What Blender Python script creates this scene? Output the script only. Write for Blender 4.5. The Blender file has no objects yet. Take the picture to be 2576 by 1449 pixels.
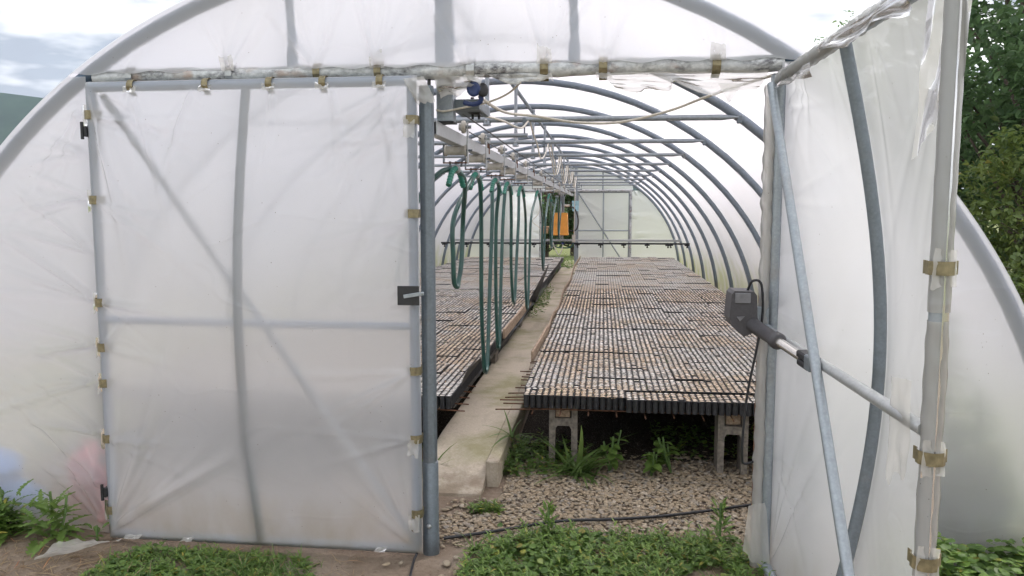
import bpy, bmesh, math, random
import numpy as np
from mathutils import Vector

random.seed(7); rng = np.random.default_rng(7)
PI = math.pi
S = bpy.context.scene
COL = S.collection

# ------------------------------------------------------------------ camera, sky, sun, exposure
YAW, PITCH = math.radians(6.686), math.radians(5.828)
cam = bpy.data.cameras.new('camera'); camo = bpy.data.objects.new('camera', cam); COL.objects.link(camo)
camo.location = (0, 0, 1.55)
camo.rotation_euler = (PI/2 - PITCH, 0, YAW)
cam.sensor_width = 36; cam.lens = 36*1935/2576; cam.clip_start = 0.05; cam.clip_end = 4000
S.camera = camo

SUN_EL, SUN_AZ = math.radians(60), math.radians(48)      # azimuth clockwise from +Y
sun = bpy.data.lights.new('sun', 'SUN'); suno = bpy.data.objects.new('sun', sun); COL.objects.link(suno)
sun.energy = 2.0; sun.angle = math.radians(12); sun.color = (1, .935, .86)
sd = Vector((math.sin(SUN_AZ)*math.cos(SUN_EL), math.cos(SUN_AZ)*math.cos(SUN_EL), math.sin(SUN_EL)))
suno.rotation_euler = sd.to_track_quat('Z', 'Y').to_euler()

W = bpy.data.worlds.new('World'); S.world = W; W.use_nodes = True
wn, wl = W.node_tree.nodes, W.node_tree.links
wn.clear()
wout = wn.new('ShaderNodeOutputWorld'); bg = wn.new('ShaderNodeBackground'); bg.inputs['Strength'].default_value = 0.148
sky = wn.new('ShaderNodeTexSky'); sky.sky_type = 'NISHITA'; sky.sun_disc = False
sky.sun_elevation = SUN_EL; sky.sun_rotation = SUN_AZ; sky.air_density = 1.2; sky.dust_density = 2.5; sky.ozone_density = 1.2
tc = wn.new('ShaderNodeTexCoord'); mp = wn.new('ShaderNodeMapping'); mp.inputs['Scale'].default_value = (1.5, 1.5, 4.2)
mp.inputs['Location'].default_value = (3.3, 1.1, .4)
wl.new(tc.outputs['Generated'], mp.inputs['Vector'])
n1 = wn.new('ShaderNodeTexNoise'); n1.inputs['Scale'].default_value = 2.1; n1.inputs['Detail'].default_value = 7; n1.inputs['Roughness'].default_value = .55
wl.new(mp.outputs['Vector'], n1.inputs['Vector'])
r1 = wn.new('ShaderNodeValToRGB'); r1.color_ramp.elements[0].position = .25; r1.color_ramp.elements[1].position = .48
r1.color_ramp.elements[0].color = (.82, .82, .82, 1)
wl.new(n1.outputs['Fac'], r1.inputs['Fac'])
n2 = wn.new('ShaderNodeTexNoise'); n2.inputs['Scale'].default_value = 2.8; n2.inputs['Detail'].default_value = 5
mp2 = wn.new('ShaderNodeMapping'); mp2.inputs['Location'].default_value = (7.1, 2.2, 5.3); mp2.inputs['Scale'].default_value = (1.3, 1.3, 4.0)
wl.new(tc.outputs['Generated'], mp2.inputs['Vector']); wl.new(mp2.outputs['Vector'], n2.inputs['Vector'])
r2 = wn.new('ShaderNodeValToRGB')
r2.color_ramp.elements[0].position = .41; r2.color_ramp.elements[0].color = (1.6, 1.82, 2.2, 1)
r2.color_ramp.elements[1].position = .66; r2.color_ramp.elements[1].color = (9.8, 9.6, 9.45, 1)
wl.new(n2.outputs['Fac'], r2.inputs['Fac'])
mx = wn.new('ShaderNodeMixRGB')
wl.new(r1.outputs['Color'], mx.inputs['Fac']); wl.new(sky.outputs['Color'], mx.inputs['Color1']); wl.new(r2.outputs['Color'], mx.inputs['Color2'])
wl.new(mx.outputs['Color'], bg.inputs['Color']); wl.new(bg.outputs['Background'], wout.inputs['Surface'])

S.view_settings.view_transform = 'Standard'; S.view_settings.look = 'None'; S.view_settings.gamma = 1
S.view_settings.exposure = 1.12
S.render.engine = 'CYCLES'
S.cycles.use_denoising = True; S.cycles.max_bounces = 7; S.cycles.diffuse_bounces = 4; S.cycles.transparent_max_bounces = 12
S.cycles.caustics_reflective = False; S.cycles.caustics_refractive = True; S.cycles.blur_glossy = .5; S.cycles.sample_clamp_indirect = 6

# ------------------------------------------------------------------ materials
class MT:
    def __init__(s, name):
        s.m = bpy.data.materials.new(name); s.m.use_nodes = True
        s.n, s.l = s.m.node_tree.nodes, s.m.node_tree.links; s.n.clear()
        s.out = s.n.new('ShaderNodeOutputMaterial')
    def N(s, t, **k):
        n = s.n.new('ShaderNode'+t)
        for a, v in k.items():
            if a.startswith('_'): setattr(n, a[1:], v)
            else: n.inputs[a.replace('__', ' ')].default_value = v
        return n
    def L(s, a, b): s.l.new(a, b)
    def pos(s, scale=(1, 1, 1)):
        g = s.N('NewGeometry'); m = s.N('Mapping'); m.inputs['Scale'].default_value = scale
        s.L(g.outputs['Position'], m.inputs['Vector']); return m.outputs['Vector']
    def noise(s, sc, det=4, vec=None, rough=.5):
        n = s.N('TexNoise', Scale=sc, Detail=det, Roughness=rough); s.L(vec or s.pos(), n.inputs['Vector']); return n.outputs['Fac']
    def ramp(s, fac, *st):
        r = s.N('ValToRGB'); e = r.color_ramp.elements
        while len(e) < len(st): e.new(.5)
        for i, (p, c) in enumerate(st):
            e[i].position = p; e[i].color = (*c, 1) if isinstance(c, (tuple, list)) else (c, c, c, 1)
        s.L(fac, r.inputs['Fac']); return r.outputs['Color']
    def mix(s, f, a, b, bt='MIX'):
        m = s.N('MixRGB', _blend_type=bt)
        for v, i in ((f, 'Fac'), (a, 'Color1'), (b, 'Color2')):
            if hasattr(v, 'is_output'): s.L(v, m.inputs[i])
            else: m.inputs[i].default_value = (*v, 1) if isinstance(v, (tuple, list)) else v
        return m.outputs['Color']
    def bump(s, h, strength=.3, dist=.01):
        b = s.N('Bump', Strength=strength, Distance=dist); s.L(h, b.inputs['Height']); return b.outputs['Normal']
    def attr(s, name): return s.N('Attribute', _attribute_name=name).outputs['Fac']
    def objrnd(s): return s.N('ObjectInfo').outputs['Random']
    def bsdf(s, col, rough=.6, metal=0., normal=None, spec=.5, **k):
        b = s.N('BsdfPrincipled', Roughness=rough if not hasattr(rough, 'is_output') else .5, Metallic=metal)
        b.inputs['Specular IOR Level'].default_value = spec
        if hasattr(rough, 'is_output'): s.L(rough, b.inputs['Roughness'])
        if hasattr(col, 'is_output'): s.L(col, b.inputs['Base Color'])
        else: b.inputs['Base Color'].default_value = (*col, 1)
        if normal: s.L(normal, b.inputs['Normal'])
        return b.outputs['BSDF']
    def done(s, sh): s.L(sh, s.out.inputs['Surface']); return s.m

def simple(name, col, rough=.6, metal=0., var=.25, sc=30, bump=.15, spec=.5):
    t = MT(name); n = t.noise(sc, 5)
    c = t.mix(t.ramp(n, (.3, 0), (.7, 1)), tuple(v*(1-var) for v in col), tuple(min(1, v*(1+var)) for v in col))
    return t.done(t.bsdf(c, rough, metal, t.bump(n, bump, .004), spec))

def film_mat(name, base=(.925, .94, .97), trans=.55, clear=.07, dirt=.35, algae=0., gloss=.8, scat=.47, crease=.17):
    t = MT(name); p = t.pos()
    big = t.noise(1.7, 3, p)
    spk = t.N('TexVoronoi', Scale=34.); t.L(p, spk.inputs['Vector'])
    z = t.N('SeparateXYZ'); t.L(t.N('NewGeometry').outputs['Position'], z.inputs['Vector'])
    c = t.mix(t.ramp(big, (.35, 0), (.75, .5)), base, tuple(b*k for b, k in zip(base, (.98, .965, .93))))
    # soil splashed and stuck on the lowest hand's breadth, with its own ragged shape
    zr = t.N('MapRange'); t.L(z.outputs['Z'], zr.inputs['Value'])
    for i, v in zip(('From Min', 'From Max', 'To Min', 'To Max'), (0., .42, 1., 0.)): zr.inputs[i].default_value = v
    sp = t.N('Math', _operation='MULTIPLY'); t.L(zr.outputs['Result'], sp.inputs[0]); t.L(t.noise(7, 4, t.pos((1, 1, .6))), sp.inputs[1])
    c = t.mix(t.ramp(sp.outputs[0], (.12, 0), (.62, dirt*1.7)), c, (.60, .54, .41))
    if algae:
        ag = t.N('MapRange'); t.L(z.outputs['Z'], ag.inputs['Value'])
        for i, v in zip(('From Min', 'From Max', 'To Min', 'To Max'), (.3, 1.25, 1., 0.)): ag.inputs[i].default_value = v
        am = t.N('Math', _operation='MULTIPLY'); t.L(ag.outputs['Result'], am.inputs[0]); t.L(t.noise(2.6, 4, p), am.inputs[1])
        c = t.mix(t.ramp(am.outputs[0], (.18, 0), (.6, algae)), c, (.40, .44, .16))
    dots = t.ramp(spk.outputs['Distance'], (.0, 1), (.045, 1), (.07, 0))
    keep = t.ramp(t.noise(9, 2, p), (.55, 0), (.62, 1))
    dm = t.N('Math', _operation='MULTIPLY'); t.L(dots, dm.inputs[0]); t.L(keep, dm.inputs[1])
    c = t.mix(dm.outputs[0], c, (.30, .26, .22))
    nb = None
    if crease:
        h1 = t.ramp(t.noise(1.9, 2, t.pos((1, 1, .55)), .5), (.465, 0), (.5, 1), (.535, 0)); h2 = t.ramp(t.noise(3.4, 1, t.pos((.6, .6, 1.)), .5), (.475, 0), (.5, 1), (.53, 0))
        hh = t.mix(.35, t.mix(1., h1, h2, 'ADD'), t.noise(24, 1, p), 'ADD'); nb = t.bump(hh, crease, .012)
    d = t.N('BsdfDiffuse'); t.L(c, d.inputs['Color'])
    if nb: t.L(nb, d.inputs['Normal'])
    tr = t.N('BsdfTranslucent'); t.L(c, tr.inputs['Color'])
    if nb: t.L(nb, tr.inputs['Normal'])
    m1 = t.N('MixShader'); m1.inputs['Fac'].default_value = trans; t.L(d.outputs[0], m1.inputs[1]); t.L(tr.outputs[0], m1.inputs[2])
    # most light goes on through the milky film nearly straight, only blurred: rough thin transmission
    rf = t.N('BsdfRefraction', IOR=1.14, Roughness=.8); t.L(t.mix(1., c, (1.0, 1.0, 1.0), 'MULTIPLY'), rf.inputs['Color'])
    m0 = t.N('MixShader'); m0.inputs['Fac'].default_value = scat; t.L(m1.outputs[0], m0.inputs[1]); t.L(rf.outputs[0], m0.inputs[2]); m1 = m0
    tp = t.N('BsdfTransparent'); tp.inputs['Color'].default_value = (.97, .97, .97, 1)
    m2 = t.N('MixShader'); m2.inputs['Fac'].default_value = clear; t.L(m1.outputs[0], m2.inputs[1]); t.L(tp.outputs[0], m2.inputs[2])
    g = t.N('BsdfGlossy', Roughness=.2)
    if nb: t.L(nb, g.inputs['Normal'])
    fr = t.N('Fresnel', IOR=1.4); fm = t.N('Math', _operation='MULTIPLY'); fm.inputs[1].default_value = gloss; t.L(fr.outputs[0], fm.inputs[0])
    m3 = t.N('MixShader'); t.L(fm.outputs[0], m3.inputs['Fac']); t.L(m2.outputs[0], m3.inputs[1]); t.L(g.outputs[0], m3.inputs[2])
    return t.done(m3.outputs[0])

def leaf_mat(name, c0, c1, tl=.35, rough=.45):
    t = MT(name); a = t.attr('rnd')
    c = t.ramp(a, (0, c0), (.9, c1), (.95, (c1[0]*1.7, c1[1]*1.15, c1[2]*.9)), (1, (c1[0]*1.9, c1[1]*.95, c1[2])))
    c = t.mix(t.ramp(t.noise(25, 3), (.3, 0), (.7, .5)), c, tuple(v*.6 for v in c0))
    b = t.bsdf(c, rough, 0, None, .35)
    tr = t.N('BsdfTranslucent'); t.L(t.mix(.5, c, tuple(min(1, v*1.8) for v in c1)), tr.inputs['Color'])
    m = t.N('MixShader'); m.inputs['Fac'].default_value = tl; t.L(b, m.inputs[1]); t.L(tr.outputs[0], m.inputs[2])
    return t.done(m.outputs[0])

def galv(name, col=(.33, .37, .41), rough=.42, metal=.55):
    t = MT(name); p = t.pos((1, 1, 1))
    n = t.noise(45, 6, p, .65); v = t.N('TexVoronoi', Scale=90.); t.L(p, v.inputs['Vector'])
    c = t.mix(t.ramp(n, (.35, 0), (.7, 1)), tuple(k*.86 for k in col), tuple(k*1.1 for k in col))
    c = t.mix(t.ramp(v.outputs['Distance'], (.1, .25), (.6, 0)), c, tuple(k*1.4 for k in col))
    c = t.mix(t.ramp(t.noise(5, 7, p), (.6, 0), (.75, .35)), c, (.30, .25, .20))
    return t.done(t.bsdf(c, t.ramp(n, (.2, rough-.1), (.8, rough+.15)), metal, t.bump(n, .1, .003)))

def beam_mat():
    t = MT('film_over_pipe_with_mould'); p = t.pos((1, 1, 1.6))
    n = t.noise(5, 8, p, .65); n2 = t.noise(34, 6, p, .7)
    c = t.mix(t.ramp(n2, (.35, 0), (.7, 1)), (.40, .42, .44), (.66, .68, .69))
    a = t.mix(1., t.ramp(n, (.45, 0), (.62, 1)), t.ramp(n2, (.36, 1), (.62, .1)), 'MULTIPLY')
    c = t.mix(a, c, (.06, .055, .065))
    c = t.mix(t.ramp(t.noise(7, 6, t.pos((1, 3, 1))), (.58, 0), (.72, .7)), c, (.34, .20, .13))
    return t.done(t.bsdf(c, .3, 0, t.bump(t.noise(40, 5), .5, .006), .6))

M = {}
M['film'] = film_mat('greenhouse_film', dirt=.4); M['film_taut'] = film_mat('taut_greenhouse_film', dirt=.3, crease=.06)
M['film_in'] = film_mat('roof_film', base=(.66, .645, .695), trans=.70, clear=.05, dirt=.1, algae=.8, gloss=.35, scat=.3, crease=0)
M['film_wrap'] = film_mat('loose_film', base=(.90, .89, .86), trans=.45, clear=.42, dirt=.1, gloss=.9, scat=.3)
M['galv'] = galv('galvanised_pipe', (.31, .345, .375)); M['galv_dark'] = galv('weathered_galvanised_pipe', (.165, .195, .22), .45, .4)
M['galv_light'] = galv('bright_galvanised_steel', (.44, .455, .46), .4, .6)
M['hoop'] = galv('hoop_pipe', (.21, .25, .295), .45, .35); M['hoop_front'] = galv('front_hoop_pipe', (.10, .15, .22), .45, .3); M['galv_blue'] = galv('film_shaded_galvanised_pipe', (.17, .235, .33), .45, .35)  # front hoop, galv_blue: blue shade of pipes behind film put into the colour
M['beam'] = beam_mat()
M['clip'] = simple('yellow_passivated_steel', (.21, .18, .105), .45, .45, .3, 60)
M['rust'] = simple('rusty_iron', (.17, .085, .05), .8, .3, .5, 40)
M['black'] = simple('black_plastic', (.016, .017, .02), .5, 0, .3, 40)
M['tray'] = simple('black_tray_plastic', (.024, .025, .028), .5, 0, .5, 60)
M['dgrey'] = simple('dark_grey_plastic', (.052, .05, .055), .5, 0, .12, 90)
M['chrome'] = simple('polished_rod', (.72, .70, .66), .22, .9, .1, 20)
M['wood'] = None
M['conc'] = simple('rough_cast_concrete', (.21, .185, .155), .9, 0, .4, 45, .9)
M['whitep'] = simple('aged_white_plastic', (.55, .52, .46), .5, 0, .15, 40)
M['wcable'] = simple('off_white_cable', (.66, .62, .54), .5, 0, .12, 60)
M['hose'] = simple('green_hose', (.022, .085, .072), .3, 0, .25, 14, .1, .7)
M['hose_rib'] = simple('ribbed_green_hose', (.03, .20, .145), .4, 0, .2, 40)
M['blue'] = simple('blue_plastic', (.012, .03, .11), .4); M['bsack'] = simple('blue_woven_plastic', (.10, .27, .62), .6)
M['red'] = simple('red_plastic', (.50, .11, .11), .5); M['white'] = simple('white_woven_plastic', (.72, .73, .72), .6)
M['orange'] = simple('orange_tank_plastic', (.80, .34, .06), .45, 0, .15, 8)
M['stone'] = None
M['lblue'] = simple('pale_blue_cloth', (.42, .66, .74), .8)
M['bark'] = simple('bark', (.09, .07, .055), .9, 0, .4, 20, .8)
M['stem'] = simple('green_stem', (.10, .17, .05), .6)
t = MT('weathered_timber'); p = t.pos((9, 1, 9)); n = t.noise(9, 7, p)
c = t.mix(t.ramp(n, (.3, 0), (.7, 1)), (.25, .17, .11), (.46, .35, .25)); M['wood'] = t.done(t.bsdf(c, .8, 0, t.bump(n, .5, .004)))
t = MT('river_pebble'); n = t.noise(60, 4); a = t.attr('rnd'); o = t.objrnd(); am = t.N('Math', _operation='ADD'); t.L(a, am.inputs[0]); t.L(o, am.inputs[1]); fr = t.N('Math', _operation='FRACT'); t.L(am.outputs[0], fr.inputs[0])
c = t.ramp(fr.outputs[0], (0, (.245, .19, .122)), (.3, (.33, .265, .175)), (.55, (.24, .208, .155)), (.75, (.385, .318, .22)), (.92, (.21, .20, .18)), (1, (.48, .41, .315)))
c = t.mix(t.ramp(n, (.3, 0), (.75, .45)), c, (.24, .18, .13)); M['stone'] = t.done(t.bsdf(c, .8, 0, t.bump(n, .3, .003)))
t = MT('bare_soil'); p = t.pos(); n = t.noise(3, 8, p, .62); n2 = t.noise(40, 6, p, .7)
c = t.mix(t.ramp(n, (.3, 0), (.7, 1)), (.19, .145, .105), (.33, .27, .21)); c = t.mix(t.ramp(n2, (.3, 0), (.7, .6)), c, (.15, .105, .075))
c = t.mix(t.ramp(t.noise(1.2, 6, p), (.55, 0), (.7, .6)), c, (.37, .32, .265))
gd = t.N('VectorMath', _operation='DISTANCE'); t.L(t.pos(), gd.inputs[0]); gd.inputs[1].default_value = (-.7, 9, 0)
gm = t.N('MapRange'); t.L(gd.outputs['Value'], gm.inputs['Value'])
for i_, v_ in zip(('From Min', 'From Max', 'To Min', 'To Max'), (10., 16., 0., .85)): gm.inputs[i_].default_value = v_
c = t.mix(gm.outputs['Result'], c, t.mix(t.ramp(n2, (.3, 0), (.7, 1)), (.07, .10, .03), (.16, .19, .06)))
M['soil'] = t.done(t.bsdf(c, .95, 0, t.bump(n2, 1., .012), .2))
t = MT('path_concrete'); p = t.pos(); n = t.noise(2.2, 7, p, .6); n2 = t.noise(70, 5, p, .7)
c = t.mix(t.ramp(n2, (.3, 0), (.7, 1)), (.50, .44, .345), (.66, .59, .49))
c = t.mix(t.ramp(n, (.46, 0), (.66, .7)), c, (.27, .26, .12)); zy = t.N('SeparateXYZ'); t.L(t.pos(), zy.inputs['Vector']); ym = t.N('MapRange'); t.L(zy.outputs['Y'], ym.inputs['Value'])
for i_, v_ in zip(('From Min', 'From Max', 'To Min', 'To Max'), (3.95, 4.6, 1., 0.)): ym.inputs[i_].default_value = v_
mm = t.N('Math', _operation='MULTIPLY'); t.L(ym.outputs['Result'], mm.inputs[0]); t.L(t.noise(9, 6, p, .65), mm.inputs[1]); c = t.mix(t.ramp(mm.outputs[0], (.22, 0), (.5, .9)), c, (.27, .215, .16))
c = t.mix(t.ramp(t.noise(.9, 3, t.pos((6, 1, 1))), (.55, 0), (.68, .35)), c, (.30, .26, .19))
M['path'] = t.done(t.bsdf(c, .9, 0, t.bump(n2, .7, .006), .2))
t = MT('sown_substrate'); a = t.attr('rnd'); p = t.pos()
reg = t.noise(1.1, 5, p, .6); spk = t.noise(75, 5, p, .75); mid = t.noise(6, 3, p)
w = t.mix(t.ramp(spk, (.35, 0), (.51, 1)), (.18, .16, .13), (.83, .81, .76))
og = t.mix(t.ramp(spk, (.35, 0), (.53, 1)), (.21, .145, .09), (.75, .575, .39))
am = t.N('Math', _operation='MULTIPLY'); t.L(a, am.inputs[0]); am.inputs[1].default_value = .20
ad = t.N('Math', _operation='ADD'); t.L(am.outputs[0], ad.inputs[0]); t.L(reg, ad.inputs[1])
c = t.mix(t.ramp(ad.outputs[0], (.53, 0), (.72, .8)), w, og)
c = t.mix(t.ramp(mid, (.62, 0), (.74, .4)), c, (.34, .35, .16))
c = t.mix(t.ramp(t.noise(2.3, 5, t.pos((1, 1, 1)), .6), (.62, 0), (.75, .5)), c, (.15, .13, .11))
M['sub'] = t.done(t.bsdf(c, .9, 0, t.bump(spk, .8, .004), .15))
t = MT('hill_woodland'); n = t.noise(.05, 8); c = t.mix(t.ramp(n, (.3, 0), (.7, 1)), (.012, .034, .030), (.028, .060, .046)); c = t.mix(.0, c, c); M['hill'] = t.done(t.bsdf(c, 1., 0, None, 0))
M['leaf_dark'] = leaf_mat('tree_leaf', (.05, .10, .05), (.145, .235, .10), .45)
M['leaf_lime'] = leaf_mat('young_leaf', (.07, .12, .03), (.17, .22, .06), .4)
M['leaf_ivy'] = leaf_mat('ground_ivy_leaf', (.06, .12, .028), (.17, .27, .06), .3)
M['leaf_weed'] = leaf_mat('weed_leaf', (.075, .145, .03), (.21, .315, .075), .35)
M['grass'] = leaf_mat('grass_blade', (.065, .135, .03), (.18, .26, .075), .3)
M['dry'] = leaf_mat('dry_stalks', (.22, .14, .08), (.42, .33, .2), .2)

# ------------------------------------------------------------------ mesh helpers
def mesh(name, V, F, smooth=True, rnd=None):
    me = bpy.data.meshes.new(name); V = np.asarray(V, float)
    me.from_pydata(V.tolist() if len(V) < 20000 and not isinstance(F, np.ndarray) else V, [], F if not isinstance(F, np.ndarray) else F.tolist())
    if smooth: me.polygons.foreach_set('use_smooth', np.ones(len(me.polygons), bool))
    if rnd is not None:
        at = me.attributes.new('rnd', 'FLOAT', 'POINT'); at.data.foreach_set('value', np.asarray(rnd, np.float32))
    me.update(); return me
def link(name, me, mat=None, parent=None, loc=None, rot=None):
    o = bpy.data.objects.new(name, me)
    if mat is not None and me is not None and not me.materials: me.materials.append(M[mat] if isinstance(mat, str) else mat)
    COL.objects.link(o); o.parent = parent
    if loc is not None: o.location = loc
    if rot is not None: o.rotation_euler = rot
    return o
def tag(o, label=None, cat=None, group=None, kind=None):
    for k, v in (('label', label), ('category', cat), ('group', group), ('kind', kind)):
        if v: o[k] = v
    return o
def thing(name, label, cat, loc=(0, 0, 0), rot=(0, 0, 0), group=None):
    return tag(link(name, None, None, None, loc, rot), label, cat, group)

class MB:
    def __init__(s): s.v = []; s.f = []; s.sm = []; s.n = 0; s.fix = False
    def add(s, V, F, smooth=True):
        V = np.asarray(V, float); s.v.append(V); s.f += [tuple(i+s.n for i in q) for q in F]; s.sm += [smooth]*len(F); s.n += len(V); return s
    def box(s, c, d, ch=.0, R=None):
        c = np.array(c, float); h = np.array(d, float)/2; ch = min(ch, *(h*.45)) if ch else 0
        if not ch:
            V = np.array([[x, y, z] for x in (-1, 1) for y in (-1, 1) for z in (-1, 1)])*h
            F = [(0, 1, 3, 2), (4, 6, 7, 5), (0, 4, 5, 1), (2, 3, 7, 6), (0, 2, 6, 4), (1, 5, 7, 3)]
        else:
            V = []; idx = {}
            for x in (-1, 1):
                for y in (-1, 1):
                    for z in (-1, 1):
                        for a in range(3):
                            q = np.array([x, y, z], float)*(h-ch); q[a] = (x, y, z)[a]*h[a]; idx[x, y, z, a] = len(V); V.append(q)
            V = np.array(V); F = []
            for a in range(3):
                b, e = (a+1) % 3, (a+2) % 3
                for sg in (-1, 1):
                    def k(i, j):
                        q = [0]*3; q[a] = sg; q[b] = i; q[e] = j; return idx[(*q, a)]
                    f = [k(-1, -1), k(1, -1), k(1, 1), k(-1, 1)]; F.append(tuple(f if sg > 0 else f[::-1]))
                for i in (-1, 1):
                    for j in (-1, 1):
                        q0 = [0]*3; q1 = [0]*3; q0[a] = -1; q1[a] = 1
                        for q in (q0, q1): q[b] = i; q[e] = j
                        F.append((idx[(*q0, b)], idx[(*q1, b)], idx[(*q1, e)], idx[(*q0, e)]))
            for x in (-1, 1):
                for y in (-1, 1):
                    for z in (-1, 1): F.append(tuple(idx[x, y, z, a] for a in range(3)))
        if R is not None: V = V @ np.array(R).T
        return s.add(V+c, F, False)
    def tube(s, P, r, seg=10, cap=True, closed=False):
        P = np.asarray(P, float); n = len(P); r = np.broadcast_to(np.asarray(r, float), (n,))
        T = np.gradient(P, axis=0); T /= np.linalg.norm(T, axis=1)[:, None]+1e-12
        ref = np.array([0, 0, 1.]) if abs(T[0, 2]) < .9 else np.array([0, 1., 0])
        u = np.cross(ref, T[0]); u /= np.linalg.norm(u); V = []
        for i in range(n):
            u = u-T[i]*(u@T[i]); u /= np.linalg.norm(u)+1e-12; w = np.cross(T[i], u)
            for k in range(seg):
                a = 2*PI*k/seg; V.append(P[i]+r[i]*(math.cos(a)*u+math.sin(a)*w))
        F = [(i*seg+k, i*seg+(k+1) % seg, (i+1)*seg+(k+1) % seg, (i+1)*seg+k) for i in range(n-1) for k in range(seg)]
        s.add(V, F)
        if cap:
            s.add(np.array(V[:seg]), [tuple(range(seg))[::-1]], False); s.add(np.array(V[-seg:]), [tuple(range(seg))], False)
        return s
    def cyl(s, a, b, r, seg=12): return s.tube([a, b], r, seg)
    def lathe(s, o, ax, prof, seg=16):
        o = np.array(o, float); ax = np.array(ax, float); ax /= np.linalg.norm(ax)
        ref = np.array([0, 0, 1.]) if abs(ax[2]) < .9 else np.array([1., 0, 0]); u = np.cross(ref, ax); u /= np.linalg.norm(u); w = np.cross(ax, u); V = []
        for (d, r) in prof:
            for k in range(seg):
                a = 2*PI*k/seg; V.append(o+ax*d+r*(math.cos(a)*u+math.sin(a)*w))
        F = [(i*seg+k, i*seg+(k+1) % seg, (i+1)*seg+(k+1) % seg, (i+1)*seg+k) for i in range(len(prof)-1) for k in range(seg)]
        F += [tuple(range(seg))[::-1], tuple((len(prof)-1)*seg+k for k in range(seg))]
        return s.add(V, F)
    def prism(s, poly, a0, a1, axis=1, smooth=False):
        """polygon in the plane normal to `axis`, extruded from a0 to a1"""
        V = []; n = len(poly); s.fix = True
        for a in (a0, a1):
            for (p, q) in poly: V.append({0: (a, p, q), 1: (p, a, q), 2: (p, q, a)}[axis])
        F = [tuple(range(n)), tuple(range(2*n-1, n-1, -1))]+[(i, n+i, n+(i+1) % n, (i+1) % n) for i in range(n)]
        if smooth: s.add(V, F[2:], True); return s.add(V, F[:2], False)
        return s.add(V, F, False)
    def mesh(s, name):
        me = mesh(name, np.concatenate(s.v), s.f, False)
        if s.fix:
            b = bmesh.new(); b.from_mesh(me); bmesh.ops.recalc_face_normals(b, faces=b.faces); b.to_mesh(me); b.free()
        me.polygons.foreach_set('use_smooth', s.sm); return me
    def build(s, name, mat, parent=None, **k): return link(name, s.mesh(name), mat, parent, **k)

def rotz(a): c, s_ = math.cos(a), math.sin(a); return np.array([[c, -s_, 0], [s_, c, 0], [0, 0, 1]])
def bez(P, n=24):
    """smooth Catmull-Rom curve through the points"""
    P = np.array(P, float); Q = np.vstack([2*P[0]-P[1], P, 2*P[-1]-P[-2]]); out = []
    for i in range(1, len(Q)-2):
        for t in np.linspace(0, 1, max(2, n//(len(P)-1)), endpoint=False):
            a, b, c, d = Q[i-1], Q[i], Q[i+1], Q[i+2]
            out.append(.5*((2*b)+(-a+c)*t+(2*a-5*b+4*c-d)*t*t+(-a+3*b-3*c+d)*t**3))
    out.append(P[-1]); return np.array(out)
def grid_faces(nu, nv):
    i = np.arange(nu*nv).reshape(nu, nv)
    return np.stack([i[:-1, :-1], i[1:, :-1], i[1:, 1:], i[:-1, 1:]], -1).reshape(-1, 4)
def vnoise(p, sc, seed=0, octv=3):
    """cheap smooth noise for numpy points (N,2)"""
    r = np.random.default_rng(seed); out = np.zeros(len(p)); amp = 1.
    for o in range(octv):
        for k in range(5):
            d = r.normal(size=2); d /= np.linalg.norm(d); out += amp*np.sin((p@d)*sc*(1.9**o)*r.uniform(.7, 1.3)+r.uniform(0, 6.28))/5
        amp *= .55
    return out
def rays(p, anchors, seed=0):
    """folds of a sheet that fan out from the points where it is gripped: anchors (x, z, main angle, spread, count, amp, length)"""
    r = np.random.default_rng(seed); out = np.zeros(len(p))
    for (ax, az, ang, spr, cnt, amp, ln) in anchors:
        for k in range(cnt):
            a = ang+r.uniform(-spr, spr); l = ln*r.uniform(.5, 1.2); am = amp*r.uniform(.35, 1.)*r.choice((1, 1, 1, -.35)); w0 = r.uniform(.006, .014)
            d = np.array([math.cos(a), math.sin(a)]); q = p-np.array([ax, az]); s_ = q@d; e = q@np.array([-d[1], d[0]])+.06*r.normal()*s_**2
            w = w0+.028*np.clip(s_, 0, None)
            out += np.where(s_ > 0, am*np.exp(-(e/w)**2)*np.exp(-(s_/l)**2)*np.clip(s_/.05, 0, 1), 0)
    return out

# leaf templates: (verts, faces) lying along +Y from the origin, up +Z
def blade(n=4, w=.2, curl=.25, prof=None):
    V = []; F = []
    for i in range(n+1):
        t_ = i/n; ww = (prof(t_) if prof else math.sin(PI*min(1, t_*.93+.05))**.8)*w
        z = -curl*t_*t_
        V += [(-ww, t_, z+ww*.35), (0, t_, z), (ww, t_, z+ww*.35)]
    for i in range(n):
        a = i*3; F += [(a, a+1, a+4, a+3), (a+1, a+2, a+5, a+4)]
    return np.array(V), F
def kidney():
    V = [(0, 0.06, 0)]; n = 9
    for k in range(n):
        a = math.radians(-55+ k*290/(n-1)); V.append((.52*math.cos(a), .48+.5*math.sin(a), .07*math.cos(2*a)+.04))
    V.append((0, .45, -.03)); c = n+1
    F = [(c, k, k+1) for k in range(1, n)]+[(c, n, 0), (c, 0, 1)]
    return np.array(V), F
quadleaf = (np.array([(0, 0, 0), (-.3, .5, .1), (0, 1, -.1), (.3, .5, .1), ]), [(0, 3, 2), (0, 2, 1)])
hexleaf = (np.array([(0, 0, 0), (-.28, .3, .08), (-.24, .68, .04), (0, 1, -.16), (.24, .68, .04), (.28, .3, .08), (0, .5, -.03)]), [(6, 0, 5), (6, 5, 4), (6, 4, 3), (6, 3, 2), (6, 2, 1), (6, 1, 0)])
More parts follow.
